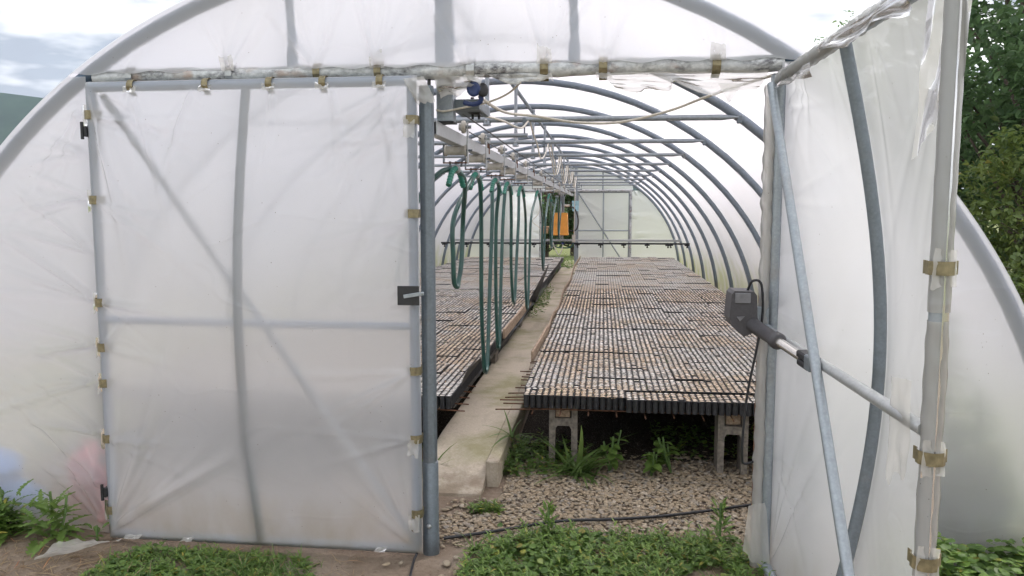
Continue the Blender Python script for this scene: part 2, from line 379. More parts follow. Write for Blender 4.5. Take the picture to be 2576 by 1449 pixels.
def scatter(tmpl, pos, yaw, pitch, roll, size, rnd=None):
    """instances of a leaf template; returns verts, faces, rnd"""
    V, F = tmpl; n = len(pos); k = len(V)
    cy_, sy = np.cos(yaw), np.sin(yaw); cp, sp = np.cos(pitch), np.sin(pitch); cr, sr = np.cos(roll), np.sin(roll)
    x, y, z = V[:, 0][None], V[:, 1][None], V[:, 2][None]
    x1 = x*cr[:, None]+z*sr[:, None]; z1 = -x*sr[:, None]+z*cr[:, None]
    y2 = y*cp[:, None]-z1*sp[:, None]; z2 = y*sp[:, None]+z1*cp[:, None]
    x3 = x1*cy_[:, None]-y2*sy[:, None]; y3 = x1*sy[:, None]+y2*cy_[:, None]
    out = np.stack([x3, y3, z2], -1)*np.asarray(size)[:, None, None]+np.asarray(pos)[:, None, :]
    if rnd is None: rnd = rng.random(n)
    FF = []
    for f in F: FF.append(np.array(f)[None, :]+(np.arange(n)*k)[:, None])
    return out.reshape(-1, 3), FF, np.repeat(rnd, k)
def join(parts):
    Vs, Fs, Rs = [], [], []; o = 0
    for V, FF, R in parts:
        Vs.append(V); Rs.append(R); Fs += [tuple(q) for f in FF for q in (f+o).tolist()]; o += len(V)
    return np.concatenate(Vs), Fs, np.concatenate(Rs)
def U(a, b, n): return rng.uniform(a, b, n)

# ------------------------------------------------------------------ the setting
XC, A, B = -.77, 2.72, 2.66          # tunnel centre line, outer half-width and height
Y0, DY, NH = 3.30, 1.63, 11          # first hoop, spacing, number of hoops
Y1 = Y0+DY*(NH-1)
def arch(t_, r=0.): return XC+(A-r)*np.cos(t_), (B-r)*np.sin(t_)
def arch_x(z, r=0.): return (A-r)*np.sqrt(np.clip(1-(z/(B-r))**2, 0, 1))
def arch_z(x, r=0.): return (B-r)*np.sqrt(np.clip(1-((x-XC)/(A-r))**2, 0, 1))

# ground: one sheet to the horizon, finer near the camera
gx = np.concatenate([-np.geomspace(900, 5, 22), np.linspace(-4.6, 3.4, 200), np.geomspace(3.8, 900, 22)])
gy = np.concatenate([[-400, -100, -20, -4, 0], np.linspace(1.6, 5.2, 100), np.geomspace(5.6, 1500, 36)])
GX, GY = np.meshgrid(gx, gy, indexing='ij'); p2 = np.stack([GX.ravel(), GY.ravel()], 1)
def ground_z(p):
    near = (np.abs(p[:, 0]+.6) < 4.2) & (p[:, 1] > 1.5) & (p[:, 1] < 5.3)
    rough_ = np.where(p[:, 1] < 3.35, 1., .45)
    z = vnoise(p, 7., 3, 4)*.010*rough_+vnoise(p, 40., 9, 3)*.004*rough_
    z += .055*np.clip((-2.15-p[:, 0])/.4, 0, 1)*np.exp(-((p[:, 1]-3.1)/.5)**2)
    z = np.where(p[:, 1] > 3.5, z*np.clip(1-(p[:, 1]-3.5), .3, 1), z)
    return np.where(near, z, 0)-.006
gz = ground_z(p2)
g = link('ground', mesh('ground', np.column_stack([p2, gz]), grid_faces(len(gx), len(gy))), 'soil'); tag(g, kind='structure')

# hill far behind on the left
hx = np.linspace(-1150, 250, 140); hy = np.linspace(600, 1150, 26); HX, HY = np.meshgrid(hx, hy, indexing='ij'); hp = np.stack([HX.ravel(), HY.ravel()], 1)
prof = 108*np.exp(-((hp[:, 0]+640)/330)**2)+62*np.exp(-((hp[:, 0]+60)/300)**2)
prof = prof*1.08
hz = prof*np.clip((hp[:, 1]-600)/90, 0, 1)**.6+vnoise(hp, .05, 5, 5)*5*np.clip((hp[:, 1]-600)/60, 0, 1)
tag(link('hill', mesh('hill', np.column_stack([hp, hz-2]), grid_faces(140, 26)), 'hill'), kind='structure')

# concrete path with kerb and ramp
m = MB()
m.prism([(3.97, -.05), (21.5, -.05), (21.5, .14), (4.72, .14), (4.45, .125), (4.2, .07), (4.0, .008)], -1.0, -.638, axis=0)
path = m.build('path', 'path'); tag(path, kind='structure')
m = MB(); m.box((-.60, 12.83, .045), (.074, 17.34, .196), .008); m.build('kerb', 'path', path)

# pebble floor just inside the opening
peb = tag(link('pebble_floor', None), kind='structure')
def pebble_mesh(seed):
    r = np.random.default_rng(seed); V = []; F = []; n, k = 7, 4
    ex, ey, ez = r.uniform(.85, 1.35), r.uniform(.6, .9), r.uniform(.24, .42)
    V.append((0, 0, -ez))
    for i in range(1, k):
        ph = -PI/2+PI*i/k
        for j in range(n):
            a = 2*PI*j/n; q = r.uniform(.86, 1.1); V.append((ex*q*math.cos(ph)*math.cos(a), ey*q*math.cos(ph)*math.sin(a), ez*math.sin(ph)))
    V.append((0, 0, ez)); T = len(V)-1
    for j in range(n): F.append((0, 1+(j+1) % n, 1+j)); F.append((T, 1+(k-2)*n+j, 1+(k-2)*n+(j+1) % n))
    for i in range(k-2):
        for j in range(n): F.append((1+i*n+j, 1+i*n+(j+1) % n, 1+(i+1)*n+(j+1) % n, 1+(i+1)*n+j))
    return np.array(V), F
pm = [pebble_mesh(s_) for s_ in range(6)]
cand = []
gs = .0195
for iy in np.arange(3.36, 5.0, gs*.82):
    for ix in np.arange(-.80, 1.25, gs):
        x = ix+random.uniform(-.5, .5)*gs; y = iy+random.uniform(-.5, .5)*gs
        if x < -.53 and y > 3.95: continue
        if x < -.6 and y > 3.72 and random.random() < .7: continue
        dens = 1-max(0, (y-4.35)/.6)-.6*max(0, (3.55-y)/.2)
        if random.random() < dens*.95: cand.append((x, y, random.choice((.45, .6, .75, .9, 1, 1.1, 1.35))*.0138))
cand.sort(key=lambda c_: c_[1])
vis = [c_ for c_ in cand if -.7 < c_[0] < .7 and c_[1] > 3.62 and c_[2] > .0113]
ind = set(vis[:300]); pmesh = []
for V, F in pm:
    me = mesh('pebble', V, F); me.materials.append(M['stone']); pmesh.append(me)
bulk = []
for q, (x, y, s_) in enumerate(cand):
    if (x, y, s_) in ind:
        o = link('pebble', pmesh[q % 6], None, peb, (x, y, .004+s_*.12), (random.uniform(-.2, .2), random.uniform(-.2, .2), random.uniform(0, 6.3))); o.scale = (s_, s_, s_)
for q in range(6):
    sel = np.array([c_ for i, c_ in enumerate(cand) if i % 6 == q and c_ not in ind]); n = len(sel)
    bulk.append(scatter(pm[q], np.column_stack([sel[:, 0], sel[:, 1], .003+sel[:, 2]*.1]), U(0, 6.28, n), U(-.2, .2, n), U(-.2, .2, n), sel[:, 2]))
V, F, R_ = join(bulk); o = link('loose_pebbles', mesh('loose_pebbles', V, F, True, R_), 'stone', peb); tag(o, kind='stuff')

t = MT('under_bench_shade'); n = t.noise(50, 6, None, .7); c = t.mix(t.ramp(n, (.35, 0), (.7, 1)), (.018, .014, .011), (.07, .055, .042)); c = t.mix(t.ramp(t.noise(140, 2), (.66, 0), (.7, 1)), c, (.5, .48, .44)); M['bench_shade'] = t.done(t.bsdf(c, .95, 0, t.bump(n, .8, .01), .1))  # shade under the benches, painted as a near-black sheet with pale crumbs
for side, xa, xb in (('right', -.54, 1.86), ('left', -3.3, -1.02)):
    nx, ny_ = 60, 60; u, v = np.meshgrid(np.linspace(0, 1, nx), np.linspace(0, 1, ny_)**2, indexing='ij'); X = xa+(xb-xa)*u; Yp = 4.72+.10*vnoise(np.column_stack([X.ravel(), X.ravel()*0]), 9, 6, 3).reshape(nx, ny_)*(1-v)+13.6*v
    tag(link('shade_sheet', mesh('shade_sheet', np.column_stack([X.ravel(), Yp.ravel(), .006+.004*vnoise(np.column_stack([X.ravel(), Yp.ravel()]), 20, 2, 2)]), grid_faces(nx, ny_)), 'bench_shade'), kind='structure')

# ------------------------------------------------------------------ the polytunnel
PT = thing('polytunnel', 'long arched polytunnel covered in milky film over grey steel hoops', 'greenhouse', (XC, Y0, 0))
PT.location = (0, 0, 0)
def P_(b, name, mat, parent=PT): return b.build(name, mat, parent)

ts = np.linspace(0, PI, 49)
for k in range(NH):
    r = .031 if k in (0, NH-1) else .029
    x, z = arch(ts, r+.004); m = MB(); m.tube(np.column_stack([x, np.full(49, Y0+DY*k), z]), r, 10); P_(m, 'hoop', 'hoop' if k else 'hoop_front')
# roof film, sagging a little between hoops, with drawn wrinkles
nt, ny = 97, 171; tt = np.linspace(0, PI, nt); yy = np.linspace(Y0-.035, Y1+.035, ny)
TT, YY = np.meshgrid(tt, yy, indexing='ij'); ph = ((YY-Y0)/DY) % 1.
sag = .022*np.sin(PI*ph)**1.2
q = np.stack([TT.ravel()*2.7, YY.ravel()], 1)
wr = vnoise(q*np.array([1, .25]), 9, 31, 3).reshape(nt, ny)*.004*np.sin(PI*np.clip(ph, 0, 1))+vnoise(q*np.array([1., 1.2])+q[:, ::-1]*np.array([.6, 0]), 14, 33, 2).reshape(nt, ny)*.003*np.sin(PI*ph)
x, z = arch(TT, 0); rr = sag+wr-.001
V = np.column_stack([(x-rr*np.cos(TT)).ravel(), YY.ravel(), (z-rr*np.sin(TT)).ravel()])
link('roof_film', mesh('roof_film', V, grid_faces(nt, ny)), 'film_in', PT)
# ridge pipe
m = MB(); m.cyl((XC+.02, Y0, B-.085), (XC+.02, Y1, B-.085), .017, 10); P_(m, 'ridge_pipe', 'hoop')
# cross ties with king posts
ZT = 2.11
for k in range(1, NH-1):
    y = Y0+DY*k; xe = arch_x(ZT, .04)
    pts = np.array([(XC-xe, y-.03, ZT), (XC-xe+.10, y-.03, ZT), (XC+.04, y-.03, ZT+.004), (XC+xe-.10, y-.03, ZT), (XC+xe, y-.03, ZT)])
    m = MB(); m.tube(pts, [.006, .018, .018, .018, .006], 8); tie = P_(m, 'cross_tie', 'galv')
    for s_ in (-1, 1): m = MB(); m.box((XC+s_*(xe+.005), y-.02, ZT-.012), (.03, .03, .05), .004, None); P_(m, 'tie_clamp', 'galv_dark', tie)
    zt = arch_z(XC+.035, .07)
    m = MB(); m.tube([(XC+.035, y, zt), (XC+.035, y-.01, zt-.06), (XC+.035, y-.012, ZT+.10), (XC+.035, y-.03, ZT-.03)], [.022, .014, .014, .027], 8); P_(m, 'king_post', 'galv')
    m = MB(); m.lathe((XC+.035, y-.062, ZT), (0, -1, 0), [(0, .009), (.006, .008), (.008, .004)], 8); P_(m, 'bolt', 'galv_light', tie)

# front frame
ZB = 2.14; XL, XR = -2.295, .70
m = MB(); xs = np.linspace(XL+.02, XR+.02, 60); m.tube(np.column_stack([xs, np.full(60, Y0), ZB+.003*np.sin(xs*9)]), .033+.0025*np.sin(xs*23)+.0015*np.sin(xs*61), 14); front_beam = P_(m, 'front_beam', 'beam')
for (x, r) in ((-1.352, .019), (-.125, .019)):
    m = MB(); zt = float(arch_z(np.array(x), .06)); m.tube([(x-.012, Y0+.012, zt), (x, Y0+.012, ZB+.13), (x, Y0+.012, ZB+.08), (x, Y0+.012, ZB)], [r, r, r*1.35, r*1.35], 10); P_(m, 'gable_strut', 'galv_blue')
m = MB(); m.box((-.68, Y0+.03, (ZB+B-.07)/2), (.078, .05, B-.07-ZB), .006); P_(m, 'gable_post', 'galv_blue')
m = MB(); m.cyl((XL, Y0, 0), (XL, Y0, ZB-.02), .022); P_(m, 'jamb', 'galv')
m = MB(); m.box((XR+.005, Y0+.01, 1.05), (.052, .04, 2.1), .006); P_(m, 'jamb', 'galv')
m = MB(); m.box((XR-.033, Y0+.035, .62), (.012, .03, 1.2), .002); P_(m, 'jamb_strip', 'rust')
# door post: ribbed sheet profile on a sleeve
m = MB(); prof = []
for k in range(28):
    a = 2*PI*k/28; c_, s_ = math.cos(a), math.sin(a); r = .0305*(1/max(abs(c_), abs(s_)))**.55*(1+.035*math.cos(8*a)); prof.append((-.757+r*c_, Y0+r*s_))
m.prism(prof, .30, 2.075, axis=2, smooth=True); post = P_(m, 'door_post', 'galv_dark')
m = MB(); m.lathe((-.757, Y0, -.08), (0, 0, 1), [(0, .038), (.16, .038), (.165, .0365), (.50, .036), (.503, .034)], 20); P_(m, 'post_sleeve', 'galv_dark', post)
m = MB(); m.lathe((-.757, Y0-.037, .135), (0, -1, 0), [(0, .011), (.006, .010), (.01, .005)], 10); P_(m, 'bolt', 'galv_light', post)

def sheet(name, X, Yb, Z, bump, nu, nv, parent=PT, mat='film'):
    V = np.column_stack([X.ravel(), (Yb-bump).ravel(), Z.ravel()]); return link(name, mesh(name, V, grid_faces(nu, nv)), mat, parent)
# gable film above the beam
nu, nv = 320, 70; xs = np.linspace(XL-.09, XR+.15, nu); v = np.linspace(0, 1, nv); X, VV = np.meshgrid(xs, v, indexing='ij')
zt = arch_z(xs, -.003)[:, None]; zb = np.minimum(ZB+.012+.006*np.sin(xs*31)+.03*np.clip((xs-XR-.03)/.1, -1, 0)*0, zt[:, 0]-.005)[:, None]; Z = zb+(zt-zb)*VV
pp = np.stack([X.ravel(), Z.ravel()], 1); cl = [-2.094, -1.628, -1.231, -.961, -.56, -.249, -.005, .452]
w = rays(pp, [(c_, ZB, PI/2+random.uniform(-.3, .3), .6, 9, .018, .5) for c_ in cl], 5)+vnoise(pp*np.array([1, .25]), 10, 8, 2)*.003
bul = (.035+.01*np.sin(xs*5))[:, None]+0*VV; rad_ = (1-np.sqrt(((X-XC)/A)**2+(Z/B)**2))*2.69; edge = np.clip((rad_-.075)/.10, 0, 1)
hug = np.clip((Z-ZB)/.06, -1, 1)
sheet('gable_film', X, Y0, Z, bul*edge+.034*(1-edge)+np.clip(w.reshape(nu, nv), -.02, .05)*edge*np.clip((Z-ZB)/.03, 0, 1)+.001, nu, nv)
# front wall film beside the doors, folds pulled to the jambs
for side, seed in ((-1, 3), (1, 4)):
    nu, nv = 150, 260; v = np.linspace(0, 1, nv); u = np.linspace(0, 1, nu); UU, VV = np.meshgrid(u, v, indexing='ij'); xj = XL-.005 if side < 0 else XR+.01
    Z = -.01+VV*(ZB-.05+.06); xe = XC+side*arch_x(Z, -.003)
    X = xj+(xe-xj)*UU; pp = np.stack([X.ravel(), Z.ravel()], 1)
    an = [(xj, zz, (PI if side < 0 else 0)+random.uniform(-.5, .1)*(-side), .45, 8, .017, .8) for zz in (1.95, 1.8, 1.6, 1.35, 1.13, .93, .76, .5, .25)]
    an += [(xj, .05, (PI/2+.6 if side < 0 else PI/2-.6), .5, 8, .018, .7), (xj, 2.05, (PI+.7 if side < 0 else -.7),   .5, 10, .02, .9)]
    w = rays(pp, an, seed)+vnoise(pp, 5, seed, 2)*.006
    rad_ = (1-np.sqrt(((X-XC)/A)**2+(Z/B)**2))*2.69; edge = np.clip((rad_-.075)/.16, 0, 1); edge = edge*edge*(3-2*edge); je = np.clip(UU*np.abs(xe-xj)/.05, 0, 1)
    if side < 0: X, Z, UU, edge, je, w = X[::-1], Z[::-1], UU[::-1], edge[::-1], je[::-1], w.reshape(nu, nv)[::-1]
    sheet('front_wall_film', X, Y0, Z, .034*(1-edge)+edge*(.026+w.reshape(nu, nv)*je), nu, nv)
# loose skirt of film torn off under the beam at the opening
def rag(name, pts, mat='film_wrap', parent=PT, n=10, amp=.008, seed=1):
    """a scrap of film: a 4-corner patch with ragged edge and ripples"""
    P = np.array(pts, float); nu = nv = n; u, v = np.meshgrid(np.linspace(0, 1, nu), np.linspace(0, 1, nv), indexing='ij')
    r = np.random.default_rng(seed)
    Q = (1-u)[..., None]*((1-v)[..., None]*P[0]+v[..., None]*P[3])+u[..., None]*((1-v)[..., None]*P[1]+v[..., None]*P[2])
    nrm = np.cross(P[1]-P[0], P[3]-P[0]); nrm /= np.linalg.norm(nrm)+1e-9
    uv = np.stack([u.ravel(), v.ravel()], 1); d = vnoise(uv, 9, seed, 3).reshape(nu, nv)*amp
    L_ = np.linalg.norm(P[2]-P[0]); e = (vnoise(uv*np.array([1, 0]), 11, seed+9, 3).reshape(nu, nv)*.10*L_)*v**2
    Q = Q+d[..., None]*nrm+e[..., None]*(P[3]-P[0])/(np.linalg.norm(P[3]-P[0])+1e-9)
    return link(name, mesh(name, Q.reshape(-1, 3), grid_faces(nu, nv)), mat, parent)
rag('film_skirt', [(-.02, Y0-.02, 2.112), (.66, Y0-.02, 2.112), (.64, Y0+.01, 2.02), (.05, Y0-.01, 2.05)], n=26, amp=.018, seed=4)
rag('film_skirt', [(.46, Y0-.03, 2.06), (.56, Y0-.03, 2.06), (.51, Y0-.035, 1.985), (.50, Y0-.03, 1.985)], n=8, amp=.006, seed=8)
rag('film_skirt', [(-.72, Y0-.03, 2.112), (-.50, Y0-.03, 2.112), (-.53, Y0-.02, 2.06), (-.70, Y0+.02, 2.03)], n=16, amp=.015, seed=12)
rag('film_skirt', [(-.50, Y0-.03, 2.115), (-.22, Y0-.03, 2.115), (-.28, Y0-.02, 2.09), (-.40, Y0-.02, 2.075)], n=12, amp=.006, seed=14, mat='beam')

def clip(p, ax, out, r, L_=.036, parent=PT, mat='clip'):
    """spring clip gripping film on a pipe: C-shaped sleeve with turned-out lips"""
    ax = np.array(ax, float); ax /= np.linalg.norm(ax); out = np.array(out, float); out /= np.linalg.norm(out); s_ = np.cross(ax, out)
    pr = []
    for k in range(9):
        a = math.radians(-112+k*28); pr.append((r+.004)*(math.cos(a)*out+math.sin(a)*s_))
    pr = [pr[0]-.012*out-.010*s_*0-.006*s_]+pr+[pr[-1]-.012*out+.006*s_]
    pr = np.array(pr); V = []
    for e in (-L_/2, L_/2):
        for q in pr: V.append(np.array(p)+q+ax*e)
        for q in pr: V.append(np.array(p)+q*(1+.0025/(r+.004))+ax*e)
    n = len(pr); F = []
    for i in range(n-1): F += [(n+i, n+i+1, 3*n+i+1, 3*n+i), (i+1, i, 2*n+i, 2*n+i+1), (i, i+1, n+i+1, n+i), (2*n+i+1, 2*n+i, 3*n+i, 3*n+i+1)]
    return link('clip', mesh('clip', V, F, False), mat, parent)
for i, x in enumerate(cl):
    clip((x, Y0, ZB), (1, 0, 0), (0, -1, .25), .036, .034 if x > -.9 else .03, front_beam, 'clip' if i not in (0, 1, 4) else 'galv_light')
    if i in (1, 5, 7, 3): rag('film_flap', [(x-.03, Y0-.045, ZB+.01), (x+.035, Y0-.045, ZB+.01), (x+.03, Y0-.06, ZB+random.uniform(.06, .1)), (x-.028, Y0-.06, ZB+random.uniform(.05, .09))], parent=front_beam, n=8, seed=30+i)
    if i in (4, 5, 6): rag('film_flap', [(x-.03, Y0-.03, ZB-.025), (x+.03, Y0-.03, ZB-.025), (x+.04, Y0-.035, ZB-.055), (x-.03, Y0-.035, ZB-.05)], parent=front_beam, n=6, seed=40+i)

# door leaf: pipe frame with mid rail, brace and a bowed stay that tensions the film outwards
def leaf(org, ax, out, W_, H0, H1, seed, rc, name_film='door_film', bm='galv_dark', fm='galv_blue', fk=1.):
    org, ax, out = (np.array(v_, float) for v_ in (org, ax, out)); up = np.array([0, 0, 1.])
    D = link('door', None, None, PT)
    def pt(u, z, o=0.): return org+ax*u+up*z+out*o
    def pipe(name, a, b, r=.019, n=2, mat='galv', bow=0.):
        P = [np.array(a)+(np.array(b)-np.array(a))*t_+out*bow*math.sin(PI*t_) for t_ in np.linspace(0, 1, n)]
        m = MB(); m.tube(P, r, 12); return m.build(name, {'galv': fm}.get(mat, mat), D)
    for (a, b) in (((0, H0), (0, H1)), ((W_, H0), (W_, H1))): pipe('stile', pt(*a), pt(*b), .0205)
    pipe('rail', pt(0, H1), pt(W_, H1), .0205); pipe('rail', pt(0, H0), pt(W_, H0), .0205)
    pipe('rail', pt(.01, 1.05, -.012), pt(W_-.01, 1.045, -.012), .017, mat='galv_light' if fk < 1 else 'galv')
    pipe('brace', pt(.03, H1-.03, -.045), pt(W_-.02, H0+.02, -.045), .017, mat=bm)
    pipe('bow_stay', pt(W_*.5, H1-.01, .006), pt(W_*.5, H0+.01, .006), .0195, 28, 'galv_dark', rc)
    nu, nv = 190, 250; uu, zz = np.meshgrid(np.linspace(-.026, W_+.026, nu), np.linspace(H0-.03, H1+.024, nv), indexing='ij')
    tri = 1-np.abs(uu-W_*.5)/(W_*.5); v_ = np.clip((zz-H0)/(H1-H0), 0, 1); base = np.clip(tri, 0, 1)**1.1*rc*np.sin(PI*v_)+.0225+.0045*np.exp(-((uu-W_*.5)/.06)**2)
    pp = np.stack([uu.ravel(), zz.ravel()], 1)
    an = [(0, .02+H0, PI/4+.3, .55, 14, .020, .8), (W_, H0+.02, PI*3/4-.25, .5, 6, .018, .55), (0, H1, -PI/4-.1, .5, 7, .018, .8), (W_, H1, -PI*3/4+.15, .5, 6, .016, .7)]
    an += [(0, z_, random.uniform(-.5, .4), .5, 3, .014, .5) for z_ in (1.95, 1.59, 1.13, .93, .5)]+[(W_, z_, PI+random.uniform(-.3, .6), .5, 3, .012, .45) for z_ in (1.9, 1.5, .85, .55)]
    an += [(x_, H1, -PI/2+random.uniform(-.4, .4), .4, 3, .012, .45) for x_ in (.2, .5, .85, 1.1, 1.3)]
    wv = rays(pp, an, seed).reshape(nu, nv)+vnoise(pp, 4, seed, 2).reshape(nu, nv)*.004
    em = np.clip(np.minimum(np.minimum(uu, W_-uu), np.minimum(zz-H0, H1-zz))/.07, 0, 1)
    stay = 1-np.exp(-((uu-W_*.5)/.05)**2)
    off = base+np.clip(wv*fk*1.7, -.014, .045)*em*stay
    # film folds back over the frame pipes at the edges
    ed = np.maximum(np.maximum(-uu, uu-W_), np.maximum(H0-zz, zz-H1)); off = np.where(ed > 0, .0225-(ed/.024)**2*.022, off)
    V = np.array([org])+uu.reshape(-1, 1)*ax+zz.reshape(-1, 1)*up+off.reshape(-1, 1)*out
    link(name_film, mesh(name_film, V, grid_faces(nu, nv)), 'film' if fk == 1 else 'film_taut', D)
    return D, pt
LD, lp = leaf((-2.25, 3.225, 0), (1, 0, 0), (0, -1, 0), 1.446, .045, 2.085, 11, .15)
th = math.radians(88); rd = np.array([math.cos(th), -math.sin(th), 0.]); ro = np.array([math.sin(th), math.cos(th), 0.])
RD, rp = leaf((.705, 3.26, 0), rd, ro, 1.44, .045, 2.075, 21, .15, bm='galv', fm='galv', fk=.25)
# left leaf: clips, hinges, flaps, latch
for x in (-2.05, -1.706, -1.419, -1.183, -.935):
    u = x+2.25; clip(lp(u, 2.085), (1, 0, 0), (0, -1, .4), .024, .028, LD)
    a = lp(u, 2.085); rag('film_flap', [a+(-.03, -.0235, .0), a+(.03, -.0235, 0), a+(.027, -.030, -.03), a+(-.03, -.031, -.027)], parent=LD, n=6, seed=int(x*100) % 97+3)
for i, z in enumerate((1.965, 1.592, 1.132, .927, .762, .502, .163)):
    clip(lp(0, z), (0, 0, 1), (-.5, -1, 0), .024, .038, LD); a = lp(0, z)
    rag('film_flap', [a+(-.034, -.012, .045), a+(.014, -.020, .042), a+(.014, -.021, -.042), a+(-.036, -.012, -.05)], parent=LD, n=8, seed=60+i, amp=.004)
for z in (1.893, .247):
    m = MB(); a = lp(0, z); m.box(a+(-.022, -.01, 0), (.022, .04, .045), .004); m.cyl(a+(-.03, -.03, -.035), a+(-.03, -.03, .04), .007, 8); m.build('hinge', 'black', LD)
for i, z in enumerate((1.925, 1.533, .853, .55, .212)):
    clip(lp(1.446, z), (0, 0, 1), (.3, -1, 0), .024, .036, LD)
    if i in (0, 3, 4): a = lp(1.446, z); rag('film_flap', [a+(-.03, -.028, .0), a+(.02, -.028, 0), a+(.018, -.034, -.08), a+(-.03, -.034, -.07)], parent=LD, n=8, seed=80+i)
for i, (x, wd) in enumerate(((.08, .08), (.36, .05), (1.27, .05))):
    a = lp(x, .05); rag('film_flap', [a+(0, -.03, .005), a+(wd, -.03, .008), a+(wd*.8, -.045, -.010), a+(-.01, -.04, -.010)], parent=LD, n=6, seed=90+i)
rag('film_flap', [(-.83, 3.19, 2.09), (-.745, 3.20, 2.10), (-.70, 3.235, 2.0), (-.775, 3.215, 1.985)], parent=LD, n=10, seed=99, amp=.012)
m = MB(); m.box((-.815, 3.172, 1.186), (.094, .006, .082), .002); latch = m.build('latch_plate', 'black', LD)
m = MB(); m.box((-.79, 3.163, 1.19), (.088, .006, .016), .002, R=[[.985, 0, -.17], [0, 1, 0], [.17, 0, .985]]); m.lathe((-.752, 3.163, 1.198), (0, -1, 0), [(0, .007), (.006, .006)], 8); m.build('latch_strap', 'galv', latch)
# right leaf: clips, wrapped film, torn flaps
for i, z in enumerate((1.42, .985, .735)):
    clip(rp(1.44, z), (0, 0, 1), rd+ro*-.4, .0245, .031, RD); a = rp(1.44, z); s_ = rd*.0215
    rag('film_flap', [a-ro*.026+s_+(0, 0, .045), a+ro*.022+s_+(0, 0, .04), a+ro*.024+s_+(0, 0, -.04), a-ro*.03+s_+(0, 0, -.045)], parent=RD, n=9, seed=110+i, amp=.006)
def crumple(name, a, b, r, seed, amp=.006, n=60, parent=RD):
    a, b = np.array(a), np.array(b); m = MB(); m.tube([a+(b-a)*t_ for t_ in np.linspace(0, 1, n)], r, 16, cap=False); me = m.mesh(name)
    co = np.array([v_.co[:] for v_ in me.vertices]); d = (b-a)/np.linalg.norm(b-a); s_ = (co-a)@d; rad = co-a-s_[:, None]*d; ang = np.arange(len(co)) % 16*2*PI/16
    nn = vnoise(np.stack([s_*9, ang*.9], 1), 4.5, seed, 3)+.6*np.sin(s_*70+ang*2); env = .35+.65*np.clip(vnoise(np.stack([s_*3, s_*0], 1), 3, seed+1, 2)+.5, 0, 1)
    co = co+rad/(np.linalg.norm(rad, axis=1)[:, None]+1e-9)*(amp*nn*env)[:, None]; me.vertices.foreach_set('co', co.ravel()); me.update()
    return link(name, me, 'film_wrap', parent)
crumple('film_wrap', rp(1.44, .05), rp(1.44, 1.30), .0235, 5, .0016, 110); crumple('film_wrap', rp(1.44, 1.32), rp(1.44, 2.09), .0232, 6, .0010, 60)
crumple('film_wrap', rp(.0, 2.075), rp(1.44, 2.085), .0265, 7, .0045, 130)
crumple('film_wrap', (XR-.03, Y0-.035, .03), (XR-.032, Y0-.03, 2.05), .022, 9, .006, 120, PT)
a = rp(0, 0)
rag('film_flap', [rp(.0, 2.06, .0), rp(.5, 2.05, -.03), rp(.46, 2.0, -.03), rp(.03, 2.03, -.035)], parent=RD, n=14, seed=121, amp=.012)
rag('film_flap', [rp(.55, 2.08, -.03), rp(1.3, 2.08, -.03), rp(1.25, 2.035, -.03), rp(.6, 2.055, -.03)], parent=RD, n=20, seed=122, amp=.012)
rag('film_flap', [rp(1.38, 2.09, -.03), rp(1.49, 2.10, .02), rp(1.46, 1.84, .015), rp(1.32, 1.66, -.025)], parent=RD, n=16, seed=123, amp=.010)
rag('film_flap', [rp(1.39, 1.15, -.03), rp(1.24, 1.13, -.02), rp(1.25, .86, -.02), rp(1.40, .92, -.03)], parent=RD, n=12, seed=124, amp=.006)
rag('film_flap', [(XR-.07, Y0-.05, .30), (XR+.0, Y0-.06, .32), (XR+.02, Y0-.09, .02), (XR-.09, Y0-.06, .10)], parent=PT, n=12, seed=125, amp=.012)
rag('film_flap', [(XR-.0, Y0-.035, 2.0), (XR-.05, Y0-.045, 2.0), (XR-.045, Y0-.045, 1.2), (XR-.015, Y0-.04, 1.3)], parent=PT, n=16, seed=126, amp=.010)
m = MB(); c_ = rp(.0, 1.055, -.03); m.box(c_+rd*.02, (.03, .075, .05), .004); m.lathe(c_+np.array([-.016, -.02, 0]), (-1, 0, 0), [(0, .011), (.005, .010), (.009, .005)], 10); m.build('hinge_bracket', 'galv', RD)
m = MB(); m.box(rp(.66, 1.045, -.035), (.04, .06, .05), .004); m.build('arm_bracket', 'galv_dark', RD)
for z in (1.9, .35):
    m = MB(); m.lathe(rp(.0, z, -.02), (-1, -.1, 0), [(0, .010), (.006, .009), (.009, .004)], 10); m.build('bolt', 'galv_light', RD)

# far end wall
YE = Y1+.03
m = MB(); m.cyl((-2.2, Y1, 2.02), (.75, Y1, 2.02), .03); P_(m, 'end_beam', 'beam')
for x in (-1.57, .70): m = MB(); m.cyl((x, Y1, 0), (x, Y1, 2.02), .032); P_(m, 'end_jamb', 'beam')
m = MB(); m.box((-.67, Y1, 1.3), (.075, .06, 2.6), .006); P_(m, 'end_post', 'galv')
m = MB(); m.cyl((.0, Y1, 2.02), (.0, Y1, 2.58), .016, 8); P_(m, 'end_strut', 'hoop')
ED = link('door', None, None, PT)
for (a, b) in (((-.62, .05), (-.62, 1.98)), ((.66, .05), (.66, 1.98)), ((-.62, 1.98), (.66, 1.98)), ((-.62, .05), (.66, .05)), ((-.62, 1.02), (.66, 1.02)), ((-.6, 1.95), (.62, .08)), ((.02, .05), (.02, 1.98))):
    m = MB(); m.cyl((a[0], YE, a[1]), (b[0], YE, b[1]), .017, 8); m.build('frame_pipe', 'galv', ED)
